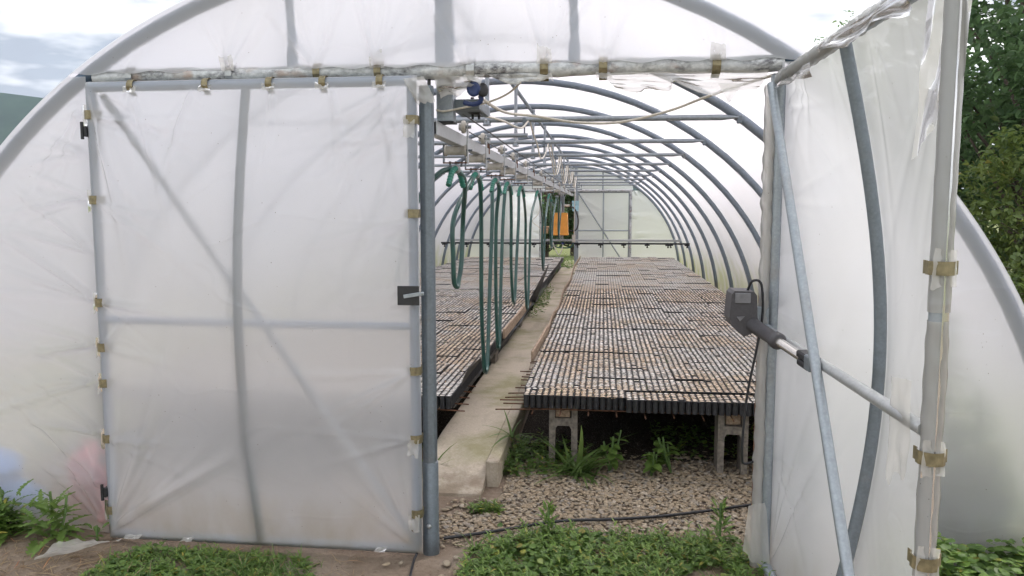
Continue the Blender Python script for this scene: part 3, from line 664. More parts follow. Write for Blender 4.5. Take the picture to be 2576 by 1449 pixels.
def flat_film(name, x0, x1, z0, z1, y, parent, seed, arc=False, ang=None):
    nu, nv = 40, 40; u, v_ = np.meshgrid(np.linspace(0, 1, nu), np.linspace(0, 1, nv), indexing='ij')
    if arc == 'side': Z = z0+(z1-z0)*v_; xe = XC+np.sign(x1-XC)*arch_x(Z, .01); X = x0+(xe-x0)*u
    elif arc == 'top': X = x0+(x1-x0)*u; Z = z0+(arch_z(X, .01)-z0)*v_
    else: X = x0+(x1-x0)*u; Z = z0+(z1-z0)*v_
    pp = np.stack([X.ravel(), Z.ravel()], 1); w_ = rays(pp, [(x0, z_, 0 if x1 > x0 else PI, .6, 5, .03, .8) for z_ in (.4, .9, 1.4, 1.9)], seed)
    Yv = y+w_.reshape(nu, nv)
    if ang is not None: Yv = y+(X-x0)*math.tan(ang)+w_.reshape(nu, nv)*.5
    return link(name, mesh(name, np.column_stack([X.ravel(), Yv.ravel(), Z.ravel()]), grid_faces(nu, nv)), 'film', parent)
flat_film('door_film', -.63, .67, .03, 2.0, YE+.03, ED, 51); flat_film('end_film', .70, 2, 0, 2.02, YE, PT, 52, 'side'); flat_film('end_film', -1.57, -3, 0, 2.02, YE, PT, 53, 'side')
flat_film('gable_film', -2.3, .75, 2.02, 0, YE, PT, 54, 'top')
ED2 = link('door', None, None, PT); flat_film('door_film', -1.60, -2.5, .03, 1.98, YE+.06, ED2, 55, False, math.radians(-50))
for (x, y) in ((-1.59, YE+.06), (-2.5, YE+1.14)): m = MB(); m.cyl((x, y, .03), (x, y, 1.98), .018, 8); m.build('frame_pipe', 'galv_dark', ED2)

# ------------------------------------------------------------------ overhead rail, trolleys, hose
RX = -.745
RT = thing('overhead_rail', 'square galvanised rail running overhead down the middle of the tunnel', 'rail')
m = MB(); m.box((RX, 11.35, 1.905), (.046, 16.0, .062), .003); m.build('rail_tube', 'galv_light', RT)
m = MB(); m.box((RX, 3.349, 1.905), (.037, .012, .052)); m.build('rail_hollow_shade', 'black', RT)  # black plug painted in for the shade inside the open tube
for k in range(1, NH-1):
    y = Y0+DY*k-.03
    h_ = MB(); h_.cyl((RX-.03, y, 2.015), (RX+.27, y, 2.015), .0135, 8); hg = h_.build('hanger_tube', 'galv', RT)
    m = MB(); m.cyl((RX+.02, y, 2.0), (RX+.02, y, 1.965), .013, 8); m.build('hanger_socket', 'galv_light', hg)
    m = MB(); m.cyl((RX+.02, y, 1.965), (RX+.02, y, 1.90), .009, 8); m.build('hanger_rod', 'rust', hg)
    m = MB(); m.cyl((RX+.25, y, 2.015), (RX+.25, y, 2.13), .005, 6); m.box((RX+.25, y, 2.10), (.02, .046, .05), .003); m.build('tube_clamp', 'galv_dark', hg)
# bracket hanging from the front beam
BR = thing('rail_bracket', 'square steel hanger with base plate under the front beam', 'bracket')
m = MB(); m.box((-.705, 3.47, 2.04), (.075, .075, .20), .004); m.build('column', 'galv', BR)
m = MB(); m.box((-.705, 3.47, 1.938), (.085, .09, .006), .001); m.build('base_plate', 'black', BR)
m = MB(); m.box((-.71, 3.40, 2.145), (.16, .05, .05), .004); m.box((-.62, 3.62, 2.02), (.13, .30, .045), .003); m.build('arm', 'galv_dark', BR)
m = MB(); m.box((-.755, 3.345, 2.07), (.012, .06, .12), .002, rotz(.3)); m.build('side_strap', 'dgrey', BR)
SW = thing('limit_switch', 'small black limit switch with roller behind the rail hanger', 'switch')
m = MB(); m.prism([(-.66, 2.035), (-.585, 2.025), (-.57, 2.0), (-.57, 1.985), (-.64, 2.0)], 3.58, 3.65); m.build('body', 'black', SW)
m = MB(); m.lathe((-.60, 3.56, 2.045), (1, 0, 0), [(-.008, .012), (-.006, .019), (.006, .019), (.008, .012)], 14); m.build('roller', 'black', SW)
for dx in (-.61, -.58): m = MB(); m.cyl((dx, 3.62, 1.995), (dx, 3.62, 1.97), .006, 6); m.build('terminal', 'black', SW)
PL = thing('power_socket', 'dark blue industrial socket with open flap under the front beam', 'socket')
m = MB(); m.lathe((-.545, 3.30, 2.06), (-.35, -.9, -.1), [(-.03, .022), (0, .03), (.012, .033), (.02, .030), (.018, .02)], 16); m.build('body', 'blue', PL)
m = MB(); m.lathe((-.512, 3.30, 2.055), (.75, -.6, 0), [(-.01, .020), (0, .030), (.006, .028), (.010, .012)], 16); m.build('flap', 'black', PL)
m = MB(); m.tube(bez([(-.52, 3.31, 2.045), (-.525, 3.32, 2.01), (-.56, 3.33, 2.0), (-.60, 3.34, 2.01)], 10), .011, 8); m.build('grip', 'blue', PL)

TY = [3.90, 4.53, 5.38, 6.08, 7.08, 8.9, 10.9, 12.7, 14.25]
ORD = ['nearest', 'second', 'third', 'fourth', 'fifth', 'sixth', 'seventh', 'eighth', 'ninth']
def make_trolley():
    T = link('hose_trolley', None)
    def b(m_, n_, mat): return link(n_, m_.mesh(n_), mat, T)
    m = MB(); m.box((-.062, 0, 1.835), (.006, .026, .10), .001); b(m, 'side_plate', 'galv_dark')
    m = MB(); m.box((.062, 0, 1.885), (.006, .030, .205), .001); b(m, 'side_plate', 'galv_light')
    m = MB(); m.lathe((-.055, 0, 1.848), (1, 0, 0), [(0, .028), (.010, .028), (.012, .0235), (.098, .0235), (.10, .028), (.110, .028)], 16); sp = b(m, 'spool', 'whitep')
    m = MB(); m.cyl((-.085, 0, 1.848), (.085, 0, 1.848), .006, 6); m2 = link('axle', m.mesh('axle'), 'galv_dark', sp)
    m = MB(); m.lathe((.018, 0, 1.965), (1, 0, 0), [(0, .018), (.012, .018), (.014, .030), (.018, .032), (.030, .032), (.034, .027)], 16); b(m, 'pulley', 'whitep')
    m = MB(); m.cyl((.05, 0, 1.965), (.08, 0, 1.965), .009, 8); b(m, 'pulley_bolt', 'galv')
    m = MB(); m.box((0, 0, 1.786), (.13, .026, .006), .001); b(m, 'bottom_plate', 'rust')
    for x in (-.03, 0, .03): m = MB(); m.cyl((x, 0, 1.794), (x, 0, 1.766), .006, 6); b(m, 'bolt', 'galv_dark')
    m = MB(); m.lathe((0, 0, 1.755), (0, 1, 0), [(-.012, .024), (.012, .024)], 12); b(m, 'hose_clamp', 'galv_light')
    return T
def copy_tree(o, parent=None):
    c_ = o.copy(); COL.objects.link(c_); c_.parent = parent
    for ch in list(o.children): copy_tree(ch, c_)
    return c_
T0 = make_trolley(); TR = [T0]+[copy_tree(T0) for _ in TY[1:]]
for i, (T, y) in enumerate(zip(TR, TY)):
    T.location = (RX, y, 0)
    tag(T, f'hose trolley with white spool under the overhead rail, {ORD[i]} from the door opening', 'trolley', 'hose trolleys on the overhead rail')
# one green hose hanging in loops from trolley to trolley
HS = thing('green_hose', 'green water hose hanging in long loops below the overhead rail', 'hose')
zs = 1.755; low = [1.123, .485, .505, .75, .515, .785, .95, 1.05]
for i in range(len(TY)-1):
    ya, yb, zl = TY[i], TY[i+1], low[i]; c_ = (ya+yb)/2; hw = min((yb-ya)/2*.55, .11 if i == 0 else .3); x0 = RX-.03+.02*(i % 2)
    if i == 0: c_ = 4.17; hw = .1; P = [(RX, ya, zs), (RX+.02, ya+.14, zs-.06), (x0, c_+.09, 1.5), (x0-.01, c_+.08, 1.25), (x0-.02, c_+.05, zl+.035), (x0-.02, c_+.01, zl), (x0-.03, c_-.03, zl+.03), (x0-.03, c_-.05, 1.28), (x0-.03, c_-.03, 1.5), (RX-.02, yb-.14, zs-.06), (RX, yb, zs)]
    else: P = [(RX, ya, zs), (RX+.01, ya+.09, zs-.06), (x0+.01, c_-hw*1.0, 1.45), (x0, c_-hw*.75, (1.45+zl)/2), (x0, c_-hw*.35, zl+.07), (x0, c_-.015, zl), (x0, c_+.02, zl), (x0, c_+hw*.35, zl+.07), (x0, c_+hw*.75, (1.45+zl)/2), (x0+.01, c_+hw*1.0, 1.45), (RX-.01, yb-.09, zs-.06), (RX, yb, zs)]
    m = MB(); m.tube(bez(P, 90), .0136, 10); lp_ = m.build('hose_loop', 'hose', HS)
for i, y in enumerate(TY[:7]):
    for s_ in (-1, 1):
        P = bez([(RX, y+s_*.008, zs+.002), (RX+.008*s_, y+s_*.06, zs-.018), (RX+.016*s_, y+s_*.115, zs-.085)], 40); n = len(P)
        m = MB(); m.tube(P,   .0145+.0016*np.sin(np.arange(n)*PI*.5), 10); m.build('ribbed_sleeve', 'hose_rib', HS)
m = MB(); m.tube(bez([(RX, 3.9, zs), (RX-.06, 3.80, zs-.02), (RX-.14, 3.72, 1.62), (RX-.2, 3.66, 1.45), (RX-.24, 3.62, 1.2)], 30), .0125, 10); m.build('hose_tail', 'hose', HS)

def cable(name, P, r, mat, label, cat='cable', n=40, seg=6, group=None):
    m = MB(); m.tube(bez(P, n), r, seg); o = m.build(name, mat); return tag(o, label, cat, group)
cable('white_cable', [(-.74, 3.42, 1.99), (-.70, 3.42, 1.985), (-.60, 3.44, 2.005), (-.50, 3.46, 2.03), (-.42, 3.44, 2.06), (-.36, 3.40, 2.10)], .0048, 'wcable', 'thin off-white cable wrapped round the steel hanger below the beam')
cable('white_cable', [(-.53, 3.32, 2.03), (-.50, 3.6, 2.02), (-.47, 3.9, 2.03), (-.34, 4.0, 2.025), (-.14, 4.0, 1.992), (.08, 4.0, 1.99), (.32, 3.98, 2.04), (.48, 3.9, 2.09), (.60, 3.6, 2.10), (.69, 3.34, 2.10)], .007, 'wcable', 'thick off-white cable sagging across the opening from socket to jamb', n=70)
cable('white_cable', [(-.60, 3.66, 2.0), (-.55, 4.2, 2.03), (-.50, 4.7, 2.04), (-.47, 4.88, 2.10)], .006, 'wcable', 'off-white cable from the limit switch up to the first cross tie')
for i in range(5):
    ya, yb = Y0+DY*(i+1)-.03, Y0+DY*(i+2)-.03; sg = (.17, .22, .25, .2, .2)[i]
    for d in (0, .02):
        if i == 0 and d: continue
        P = [(-.46+d, ya+(yb-ya)*t_, 2.10-sg*4*t_*(1-t_)*(1-.35*(t_ < .5))+d*.3) for t_ in np.linspace(0, 1, 7)]
        cable('white_cable', P, .0055, 'wcable', f'off-white cable garland hanging between the {ORD[i+1].replace("nearest","first")} cross tie and the next' if not d else f'inner of two cable garlands after the {ORD[i+1]} cross tie', n=30, group='cable garlands')
cable('drive_wire', [(-.66, 3.64, 2.0), (-.68, 8, 1.995), (-.69, 13, 1.99), (-.70, 19.3, 1.99)], .004, 'black', 'thin black drive wire stretched above the overhead rail', 'wire', 12)
cable('drive_wire', [(-.71, 4.0, 1.96), (-.71, 9, 1.955), (-.71, 14, 1.95), (-.71, 19.3, 1.95)], .003, 'black', 'thin black wire lying just over the rail pulleys', 'wire', 12)

# ------------------------------------------------------------------ spray boom with orange tank
BY = 14.2
SB = thing('spray_boom', 'wide spray boom with orange tank and black nozzles across both benches', 'sprayer')
m = MB(); m.box((-.72, BY, .985), (4.25, .04, .04), .003); m.build('boom_bar', 'galv_light', SB)
m = MB(); m.cyl((-3.0, BY-.02, .93), (1.57, BY-.02, .93), .016, 8); bp = m.build('boom_pipe', 'black', SB)
for x in list(np.arange(-2.93, -.95, .42))+list(np.arange(-.45, 1.5, .42))+[-2.75, 1.18, 1.52]:
    m = MB(); m.box((x, BY-.03, .925), (.03, .05, .045), .004)
    for k in range(3): a = k*2.1+.6; m.lathe((x, BY-.04, .90), (math.cos(a)*.8, -.3, math.sin(a)*.8-.2), [(0, .010), (.028, .012), (.03, .018), (.045, .016)], 8)
    m.build('nozzle', 'black', SB)
m = MB(); m.prism([(-.875, 1.475), (-.862, 1.49), (-.645, 1.49), (-.63, 1.475), (-.615, 1.10), (-.628, 1.085), (-.872, 1.085), (-.885, 1.10)], BY-.26, BY-.04); tank = m.build('tank', 'orange', SB)
m = MB(); m.box((-.75, BY-.15, 1.10), (.285, .245, .022), .006); m.build('tank_rim', 'orange', tank)
for x in (-.755, -.72): m = MB(); m.box((x, BY-.05, 1.42), (.02, .03, .86), .002); m.build('mast', 'galv_light', SB)
m = MB(); m.box((-.735, BY-.02, 1.65), (.07, .09, .30), .006); m.build('pump_head', 'galv', SB)
m = MB(); m.cyl((-.70, BY-.03, 1.62), (-.60, BY-.03, 1.62), .02, 8); m.build('pipe_stub', 'whitep', SB)
m = MB(); m.tube(bez([(-.60, BY-.03, 1.62), (-.50, BY-.04, 1.55), (-.44, BY-.05, 1.35), (-.48, BY-.05, 1.18), (-.62, BY-.05, 1.16)], 30), .012, 8); m.build('feed_hose', 'black', SB)
m = MB(); m.tube(bez([(-.90, BY-.1, .95), (-.85, BY-.1, .82), (-.79, BY-.1, .72), (-.74, BY-.1, .80), (-.715, BY-.1, .91)], 30), .010, 8); m.build('drain_hose', 'wcable', SB)
m = MB(); m.box((-.72, BY-.04, .93), (.045, .05, .05), .005); m.build('valve', 'blue', SB)
m = MB(); m.tube(bez([(-.92, BY-.05, .96), (-.85, BY-.06, .87), (-.72, BY-.06, .85), (-.58, BY-.06, .86), (-.52, BY-.05, .95)], 24), .012, 8); m.build('bypass_hose', 'hose', SB)
m = MB(); m.box((-.52, BY-.06, 1.02), (.06, .04, .14), .006); m.build('control_box', 'whitep', SB)
cable('white_cable', [(-.515, BY-.06, 1.09), (-.51, BY-.06, 1.5), (-.505, BY, 1.8), (-.52, BY+.4, 2.10)], .006, 'wcable', 'straight off-white cable rising from the spray boom control box')
m = MB(); nn = 5
rag('hanging_cloth', [(-.60, 15.2, 1.72), (-.46, 15.2, 1.72), (-.47, 15.2, 1.52), (-.59, 15.22, 1.52)], 'lblue', None, 8, .02, 7)
tag(bpy.data.objects['hanging_cloth'], 'pale blue cloth hanging beside the far door post', 'cloth')
o = thing('hanging_pot', 'small tan pot tied to the left post of the far door', 'pot', (-1.42, 19.35, .95))
m = MB(); m.lathe((0, 0, 0), (0, 0, 1), [(0, .055), (.005, .065), (.16, .085), (.165, .09), (.18, .09)], 12); m.build('pot', simple('tan_clay', (.52, .33, .2), .8), o)
m = MB(); m.tube(bez([(-.10, 0, .14), (0, -.09, .14), (.10, 0, .14), (.25, .1, .15)], 20), .008, 6); m.build('wire', 'black', o)
cable('white_cable', [(-1.55, 19.4, 1.8), (-1.60, 19.35, 1.45), (-1.75, 19.35, 1.25), (-1.56, 19.38, 1.05), (-1.56, 19.4, .6)], .009, 'wcable', 'off-white cable looping down the left post of the far door')

# ------------------------------------------------------------------ gate opener arm on the open door
GO = thing('gate_opener', 'dark grey linear gate opener arm bolted to the open door', 'door opener')
a = np.array([.585, 3.20, 1.10]); b_ = np.array([.713, 2.62, 1.03]); d_ = (b_-a)/np.linalg.norm(b_-a)
m = MB(); m.prism([(.515, 1.215), (.525, 1.228), (.60, 1.226), (.612, 1.21), (.618, 1.10), (.60, 1.06), (.565, 1.045), (.52, 1.085), (.507, 1.12)], 3.12, 3.26); hd = m.build('motor_housing', 'dgrey', GO)
m = MB(); m.box((.557, 3.117, 1.20), (.06, .008, .04), .003); bm_ = simple('badge_grey', (.16, .16, .17), .4); m.build('top_plate', bm_, hd); m = MB(); m.prism([(.535, 1.125), (.565, 1.127), (.548, 1.108)], 3.112, 3.118); m.build('badge', bm_, hd)
m = MB(); m.lathe(a+d_*.03, d_, [(0, .036), (.03, .034), (.035, .029), (.24, .026), (.25, .032), (.275, .032), (.285, .024)], 18); m.build('arm_tube', 'dgrey', GO)
m = MB(); m.cyl(a+d_*.30, a+d_*.50, .0175, 16); m.build('piston_rod', 'chrome', GO)
e = a+d_*.50
m = MB(); Rm = np.column_stack([np.cross(d_, (0, 0, 1)), d_, (0, 0, 1)])
m.box(e+d_*.03+np.array([0, 0, .013]), (.042, .085, .026), .008, Rm); m.box(e+d_*.025+np.array([0, 0, -.016]), (.036, .075, .024), .008, Rm); m.build('fork_end', 'black', GO)
m = MB(); m.box(e+d_*.08, (.02, .07, .012), .002, Rm); m.build('pivot_plate', 'rust', GO)
m = MB(); m.box((.65, 3.27, 1.10), (.09, .04, .10), .004); m.build('wall_bracket', 'galv', GO)
cable('opener_cable', [(.585, 3.18, 1.225), (.60, 3.16, 1.265), (.635, 3.16, 1.25), (.645, 3.17, 1.12), (.625, 3.17, .98), (.60, 3.19, .80), (.59, 3.21, .62), (.592, 3.22, .52), (.605, 3.24, .485), (.66, 3.27, .49)], .0052, 'black', 'black cable looping down from the gate opener along the jamb', n=70)

# ------------------------------------------------------------------ benches: blocks, timbers, rods, boards
ZTOP = .452; TH = .078
def hblock(x, y, h_, label, rz=0.):
    w_, lw, dp = .172, .036, .19
    poly = [(-w_/2, 0), (-w_/2+lw, 0), (-w_/2+lw+.002, h_*.60), (-w_/2+lw+.014, h_*.655), (w_/2-lw-.014, h_*.655), (w_/2-lw-.002, h_*.60), (w_/2-lw, 0), (w_/2, 0), (w_/2, h_-.006), (w_/2-.006, h_), (w_/2-lw+.006, h_), (w_/2-lw, h_-.02), (w_/2-lw, h_*.78), (-w_/2+lw, h_*.78), (-w_/2+lw, h_-.02), (-w_/2+lw-.006, h_), (-w_/2+.006, h_), (-w_/2, h_-.006)]
    m = MB(); m.prism(poly, -dp/2, dp/2); o = m.build('concrete_block', 'conc', None, loc=(x, y, 0), rot=(0, 0, rz)); return tag(o, label, 'block', 'concrete blocks carrying the benches')
n_ = 0
for j, y in enumerate((4.66, 6.7, 8.9)):
    for i, x in enumerate((-.225, .775, 1.5)):
        if j == 0: lb = ('H-shaped concrete block under the right bench beside the grass tuft', 'H-shaped concrete block under the right bench close to the door jamb', 'concrete block under the far side of the right bench')[i]
        else: lb = f'shaded concrete block in the {("second","third")[j-1]} row under the right bench, {("path side","middle","outer side")[i]}'
        hblock(x, y-(.07 if i == 1 and j == 0 else 0), .372, lb, random.uniform(-.05, .05))
for i, (y, x) in enumerate(((5.4, -1.3), (7.0, -1.05), (9.2, -1.05))):
    hblock(x, y, .372, f'concrete block under the path edge of the left bench, {ORD[i].replace("nearest","first")} from the door')
for i, x in enumerate((-.225, .775, 1.5)):
    m = MB(); m.box((x, 11.45 if i != 1 else 11.4, .325), (.088, 13.75, .062), .004); o = m.build('bench_beam', 'wood'); tag(o, ('timber beam in the concrete block beside the grass tuft', 'timber beam in the concrete block beside the door jamb', 'timber beam under the outer edge of the right bench')[i], 'beam', 'bench timbers')
for i, x in enumerate((-1.05, -2.2, -3.0)):
    m = MB(); m.box((x, 11.5, .325), (.088, 13.7, .062), .004); o = m.build('bench_beam', 'wood'); tag(o, ('timber beam under the path edge of the left bench', 'timber beam under the middle of the left bench', 'timber beam under the outer edge of the left bench')[i], 'beam', 'bench timbers')
RG = thing('rod_grid', 'rusty steel rods under the trays, ends sticking out over the path', 'rods')
for k in range(16):
    y = 4.50+k*.105; x0 = -.60+random.uniform(-.03, .05)+max(0, k-4)*.006; z = .362
    m = MB(); m.tube([(x0, y+random.uniform(-.02, .02), z+random.uniform(-.012, .01)), (-.3, y, z), (1.6, y, z)], .0042, 6); m.build('rod', 'rust', RG)
for k in range(13):
    x = -.40+k*.165; m = MB(); m.tube([(x, 4.40+random.uniform(-.015, .02), .352), (x, 4.6, .352), (x, 18.0, .352)], .0042, 6); m.build('rod', 'rust', RG)
m = MB(); [m.cyl((-.52+random.uniform(-.02, .03), y, .362), (1.6, y, .362), .0042, 5) for y in np.arange(6.2, 18.2, .22)]
tag(m.build('rods_further_back', 'rust', RG), kind='stuff')
LG = thing('rod_grid', 'rusty steel rods under the trays of the left bench', 'rods')
for k in range(5):
    y = 4.42+k*.16; m = MB(); m.tube([(-3.1, y, .362), (-1., y, .362), (-.83+random.uniform(-.02, .04), y, .355)], .0042, 6); m.build('rod', 'rust', LG)
m = MB(); [m.cyl((-3.1, y, .362), (-.9, y, .362), .0042, 5) for y in np.arange(5.3, 18.2, .22)]
tag(m.build('rods_further_back', 'rust', LG), kind='stuff')
def board(P, h_, th_, label, name='edge_board'):
    P = bez(P, 40); V = []; n = len(P); off = np.array([[-th_/2, 0, 0], [th_/2, 0, 0], [th_/2, 0, h_], [-th_/2, 0, h_]])
    for p_ in P: V += [p_+o_ for o_ in off]
    F = [(i*4+k, i*4+(k+1) % 4, (i+1)*4+(k+1) % 4, (i+1)*4+k) for i in range(n-1) for k in range(4)]+[(3, 2, 1, 0), tuple((n-1)*4+k for k in range(4))]
    o = link(name, mesh(name, V, F, False), 'wood'); return tag(o, label, 'board')
board([(-.508, 5.62, .425), (-.495, 6.3, .425), (-.485, 7.0, .425)], .075, .018, 'weathered edge board on the right bench, nearest to the door')
board([(-.485, 7.05, .41), (-.50, 7.8, .42), (-.478, 8.6, .415), (-.50, 9.6, .42), (-.515, 10.6, .42), (-.49, 11.8, .415), (-.51, 13.2, .42), (-.53, 15, .42), (-.50, 17.9, .42)], .06, .012, 'long wavy edge strip along the right bench further back')
board([(-.865, 6.75, .40), (-.858, 8, .40), (-.862, 9.3, .40)], .085, .02, 'weathered edge board on the path side of the left bench')
# black sheet hanging below the left bench edge
rag('ground_cloth', [(-.93, 4.7, .30), (-.93, 18.1, .32), (-.98, 18.1, .145), (-1.0, 4.7, .145)], 'black', None, 30, .03, 5); tag(bpy.data.objects['ground_cloth'], 'black ground cloth hanging under the path edge of the left bench', 'cloth')

# ------------------------------------------------------------------ seedling trays: 5 x 8 cells
PC = .0376; NX, NY = 5, 8
def cell_block():
    m = MB(); V = []; F = []; k = 10
    for i in range(NX):
        for j in range(NY):
            cx, cy = (i-(NX-1)/2)*PC, (j-(NY-1)/2)*PC; o = len(V)
            rings = [(.0160, -TH), (.0178, -.012), (.0182, -.0005), (.0181, .0010), (.0168, .0010), (.0166, -.006)]
            for (r, z) in rings:
                for q in range(k):
                    a = 2*PI*(q+.5)/k; rr = r*(1/max(abs(math.cos(a)), abs(math.sin(a))))**.28; V.append((cx+rr*math.cos(a), cy+rr*math.sin(a), z))
            for s_ in range(len(rings)-1): F += [(o+s_*k+q, o+s_*k+(q+1) % k, o+(s_+1)*k+(q+1) % k, o+(s_+1)*k+q) for q in range(k)]
    o = len(V); hx_, hy_ = NX*PC/2, NY*PC/2
    V += [(-hx_, -hy_, -.004), (hx_, -hy_, -.004), (hx_, hy_, -.004), (-hx_, hy_, -.004)]; F.append((o, o+1, o+2, o+3))
    me = mesh('cell_block', V, F, False); me.materials.append(M['tray']); return me
def sq(a): return (1/max(abs(math.cos(a)), abs(math.sin(a))))**.26
def substrate(seed):
    r = np.random.default_rng(seed); V = []; F = []; R = []; k = 8; bias = r.uniform(-.15, .15)
    for i in range(NX):
        for j in range(NY):
            cx, cy = (i-(NX-1)/2)*PC, (j-(NY-1)/2)*PC; o = len(V); val = np.clip(r.random()*.8+.1+bias, 0, 1); empty = r.random() < .015; zc = -.0014 if not empty else -.03
            V.append((cx+r.uniform(-.004, .004), cy+r.uniform(-.004, .004), zc+r.uniform(.002, .006)*(not empty))); R.append(val)
            for q in range(k):
                a = 2*PI*q/k; V.append((cx+.0168*sq(a)*math.cos(a), cy+.0146*sq(a)*math.sin(a), zc+r.uniform(-.001, .002))); R.append(val)
            F += [(o, o+1+q, o+1+(q+1) % k) for q in range(k)]
    me = mesh('substrate', V, F, True, R); me.materials.append(M['sub']); return me
CB = cell_block(); SU = [substrate(s_) for s_ in range(6)]
camF = np.array([-math.sin(YAW)*math.cos(PITCH), math.cos(YAW)*math.cos(PITCH), -math.sin(PITCH)]); camR = np.array([math.cos(YAW), math.sin(YAW), 0]); camU = np.cross(camR, camF)
trays = []; runs = {}
for _ in range(60):
    s0 = random.choice(('right', 'left')); r0 = random.randint(2, 43); c0 = random.randint(0, 8)
    for c_ in range(c0, c0+random.randint(2, 6)): runs[s0, r0, c_] = random.uniform(.006, .014)
pw, pd = NX*PC+.001, NY*PC+.0015
for side in ('right', 'left'):
    x0 = -.47 if side == 'right' else -.875; sg = 1 if side == 'right' else -1; nc = 11 if side == 'right' else 12
    yst = 4.47 if side == 'right' else 4.38
    # front row lies lengthwise on the right bench
    if side == 'right':
        for c_ in range(7): trays.append((side, 0, c_, x0+.012+(c_+.5)*(pd), yst+pw/2-(.0 if c_ < 2 else .05), PI/2))
        yst += pw-.0
    for r in range(44):
        for c_ in range(nc):
            trays.append((side, r+1 if side == 'right' else r, c_, x0+sg*((c_+.5)*pw), yst+(r+.5)*pd+(.0 if side == 'right' else .012*c_*0), 0.))
def vis_score(t_):
    side, r, c_, x, y, rz = t_
    d = np.array([x, y, ZTOP-1.55]); w_ = d@camF; px = 1288+1935*(d@camR)/w_
    ok = (px > 1055) if side == 'left' else (px < 1905)
    return 1/w_**3 if ok else 0
trays.sort(key=vis_score, reverse=True)
N1 = 'front second third fourth fifth sixth seventh eighth ninth tenth eleventh twelfth thirteenth fourteenth fifteenth sixteenth seventeenth eighteenth nineteenth twentieth twenty-first twenty-second twenty-third twenty-fourth'.split()
rest_v, rest_f, rest_v2, rest_f2, rest_r = [], [], [], [], []; ob = 0; os_ = 0
for q, (side, r, c_, x, y, rz) in enumerate(trays):
    lift = random.choice((0, 0, 0, 0, 0, 0, .002, .004, .010)) if r > 1 else random.uniform(0, .002)
    lift = max(lift, runs.get((side, r, c_), 0))
    z = ZTOP+lift+random.uniform(-.002, .002); tx, ty = random.uniform(-.005, .005), random.uniform(-.006, .006); x += random.uniform(-.001, .001)
    if q < 300:
        o = link('plug_tray', None, None, None, (x, y, z), (ty, tx, rz))
        lb = f'black plug tray in the {N1[r]} row of the {side} bench, {ORD[c_] if c_ < 9 else ("tenth","eleventh","twelfth")[c_-9]} from the path'.replace('nearest', 'first') if r < 24 else f'black plug tray well back in the middle stretch of the {side} bench'
        tag(o, lb, 'tray', f'plug trays on the {side} bench')
        link('cell_block', CB, None, o); tag(link('substrate', SU[q*7 % 6], None, o), kind='stuff')
    else:
        hx_, hy_ = NX*PC/2, NY*PC/2; R = rotz(rz)
        bx_ = np.array([[sx*hx_, sy*hy_, sz] for sz in (-TH, -.001) for sx, sy in ((-1, -1), (1, -1), (1, 1), (-1, 1))])@R.T+(x, y, z)
        bx_[:, 2] += ((bx_[:, 1]-y)*ty); rest_v.append(bx_); rest_f += [tuple(i+ob for i in f) for f in ((4, 5, 6, 7), (0, 1, 5, 4), (1, 2, 6, 5), (2, 3, 7, 6), (3, 0, 4, 7))]; ob += 8
        bias = random.uniform(-.05, .05)
        for i in range(NX):
            for j in range(NY):
                cx, cy = (i-2)*PC, (j-3.5)*PC; h_ = .0138; val = min(1, max(0, random.random()*.8+.1+bias))
                vv = np.array([[cx-h_, cy-.0108, .002], [cx+h_, cy-.0108, .002], [cx+h_, cy+.0108, .002], [cx-h_, cy+.0108, .002]])@R.T+(x, y, z); vv[:, 2] += (vv[:, 1]-y)*ty+random.uniform(-.001, .002)
                rest_v2.append(vv); rest_f2.append((os_, os_+1, os_+2, os_+3)); rest_r += [val]*4; os_ += 4
RTR = tag(link('plug_trays_further_back', None), 'mass of black plug trays covering the far ends of both benches', 'trays', None, 'stuff')
tag(link('cell_blocks', mesh('cell_blocks', np.concatenate(rest_v), rest_f, False), 'tray', RTR), kind='stuff')
tag(link('substrates', mesh('substrates', np.concatenate(rest_v2), rest_f2, False, rest_r), 'sub', RTR), kind='stuff')

M['husk'] = leaf_mat('dry_sprout', (.50, .27, .10), (.75, .62, .40), .2)
for side, xa, xb, n in (('right', -.45, 1.6, 5200), ('left', -2.6, -.9, 3600)):
    x, y = U(xa, xb, n), 4.45+11*rng.random(n)**1.7; kq = vnoise(np.column_stack([x, y]), 5, 44, 3) > -.15; x, y = x[kq], y[kq]; n = len(x)
    V, F, R_ = join([scatter(blade(2, .16, .3), np.column_stack([x, y, np.full(n, ZTOP)]), U(0, 6.28, n), U(.1, 1.4, n), U(-.5, .5, n), U(.006, .017, n))])
    tag(link('sprouts', mesh('sprouts', V, F, True, R_), 'husk'), f'tiny dry sprouts and husks lying on the {side} bench trays', 'sprouts', None, 'stuff')
    n = n//4; x, y = U(xa, xb, n), 4.45+12*rng.random(n)**1.2
    V, F, R_ = join([scatter(blade(2, .14, .2), np.column_stack([x, y, np.full(n, ZTOP)]), U(0, 6.28, n), U(.6, 1.5, n), U(-.3, .3, n), U(.008, .022, n))])
    tag(link('sprouts', mesh('sprouts', V, F, True, R_), 'leaf_weed'), f'tiny green sprouts scattered over the {side} bench trays', 'sprouts', None, 'stuff')

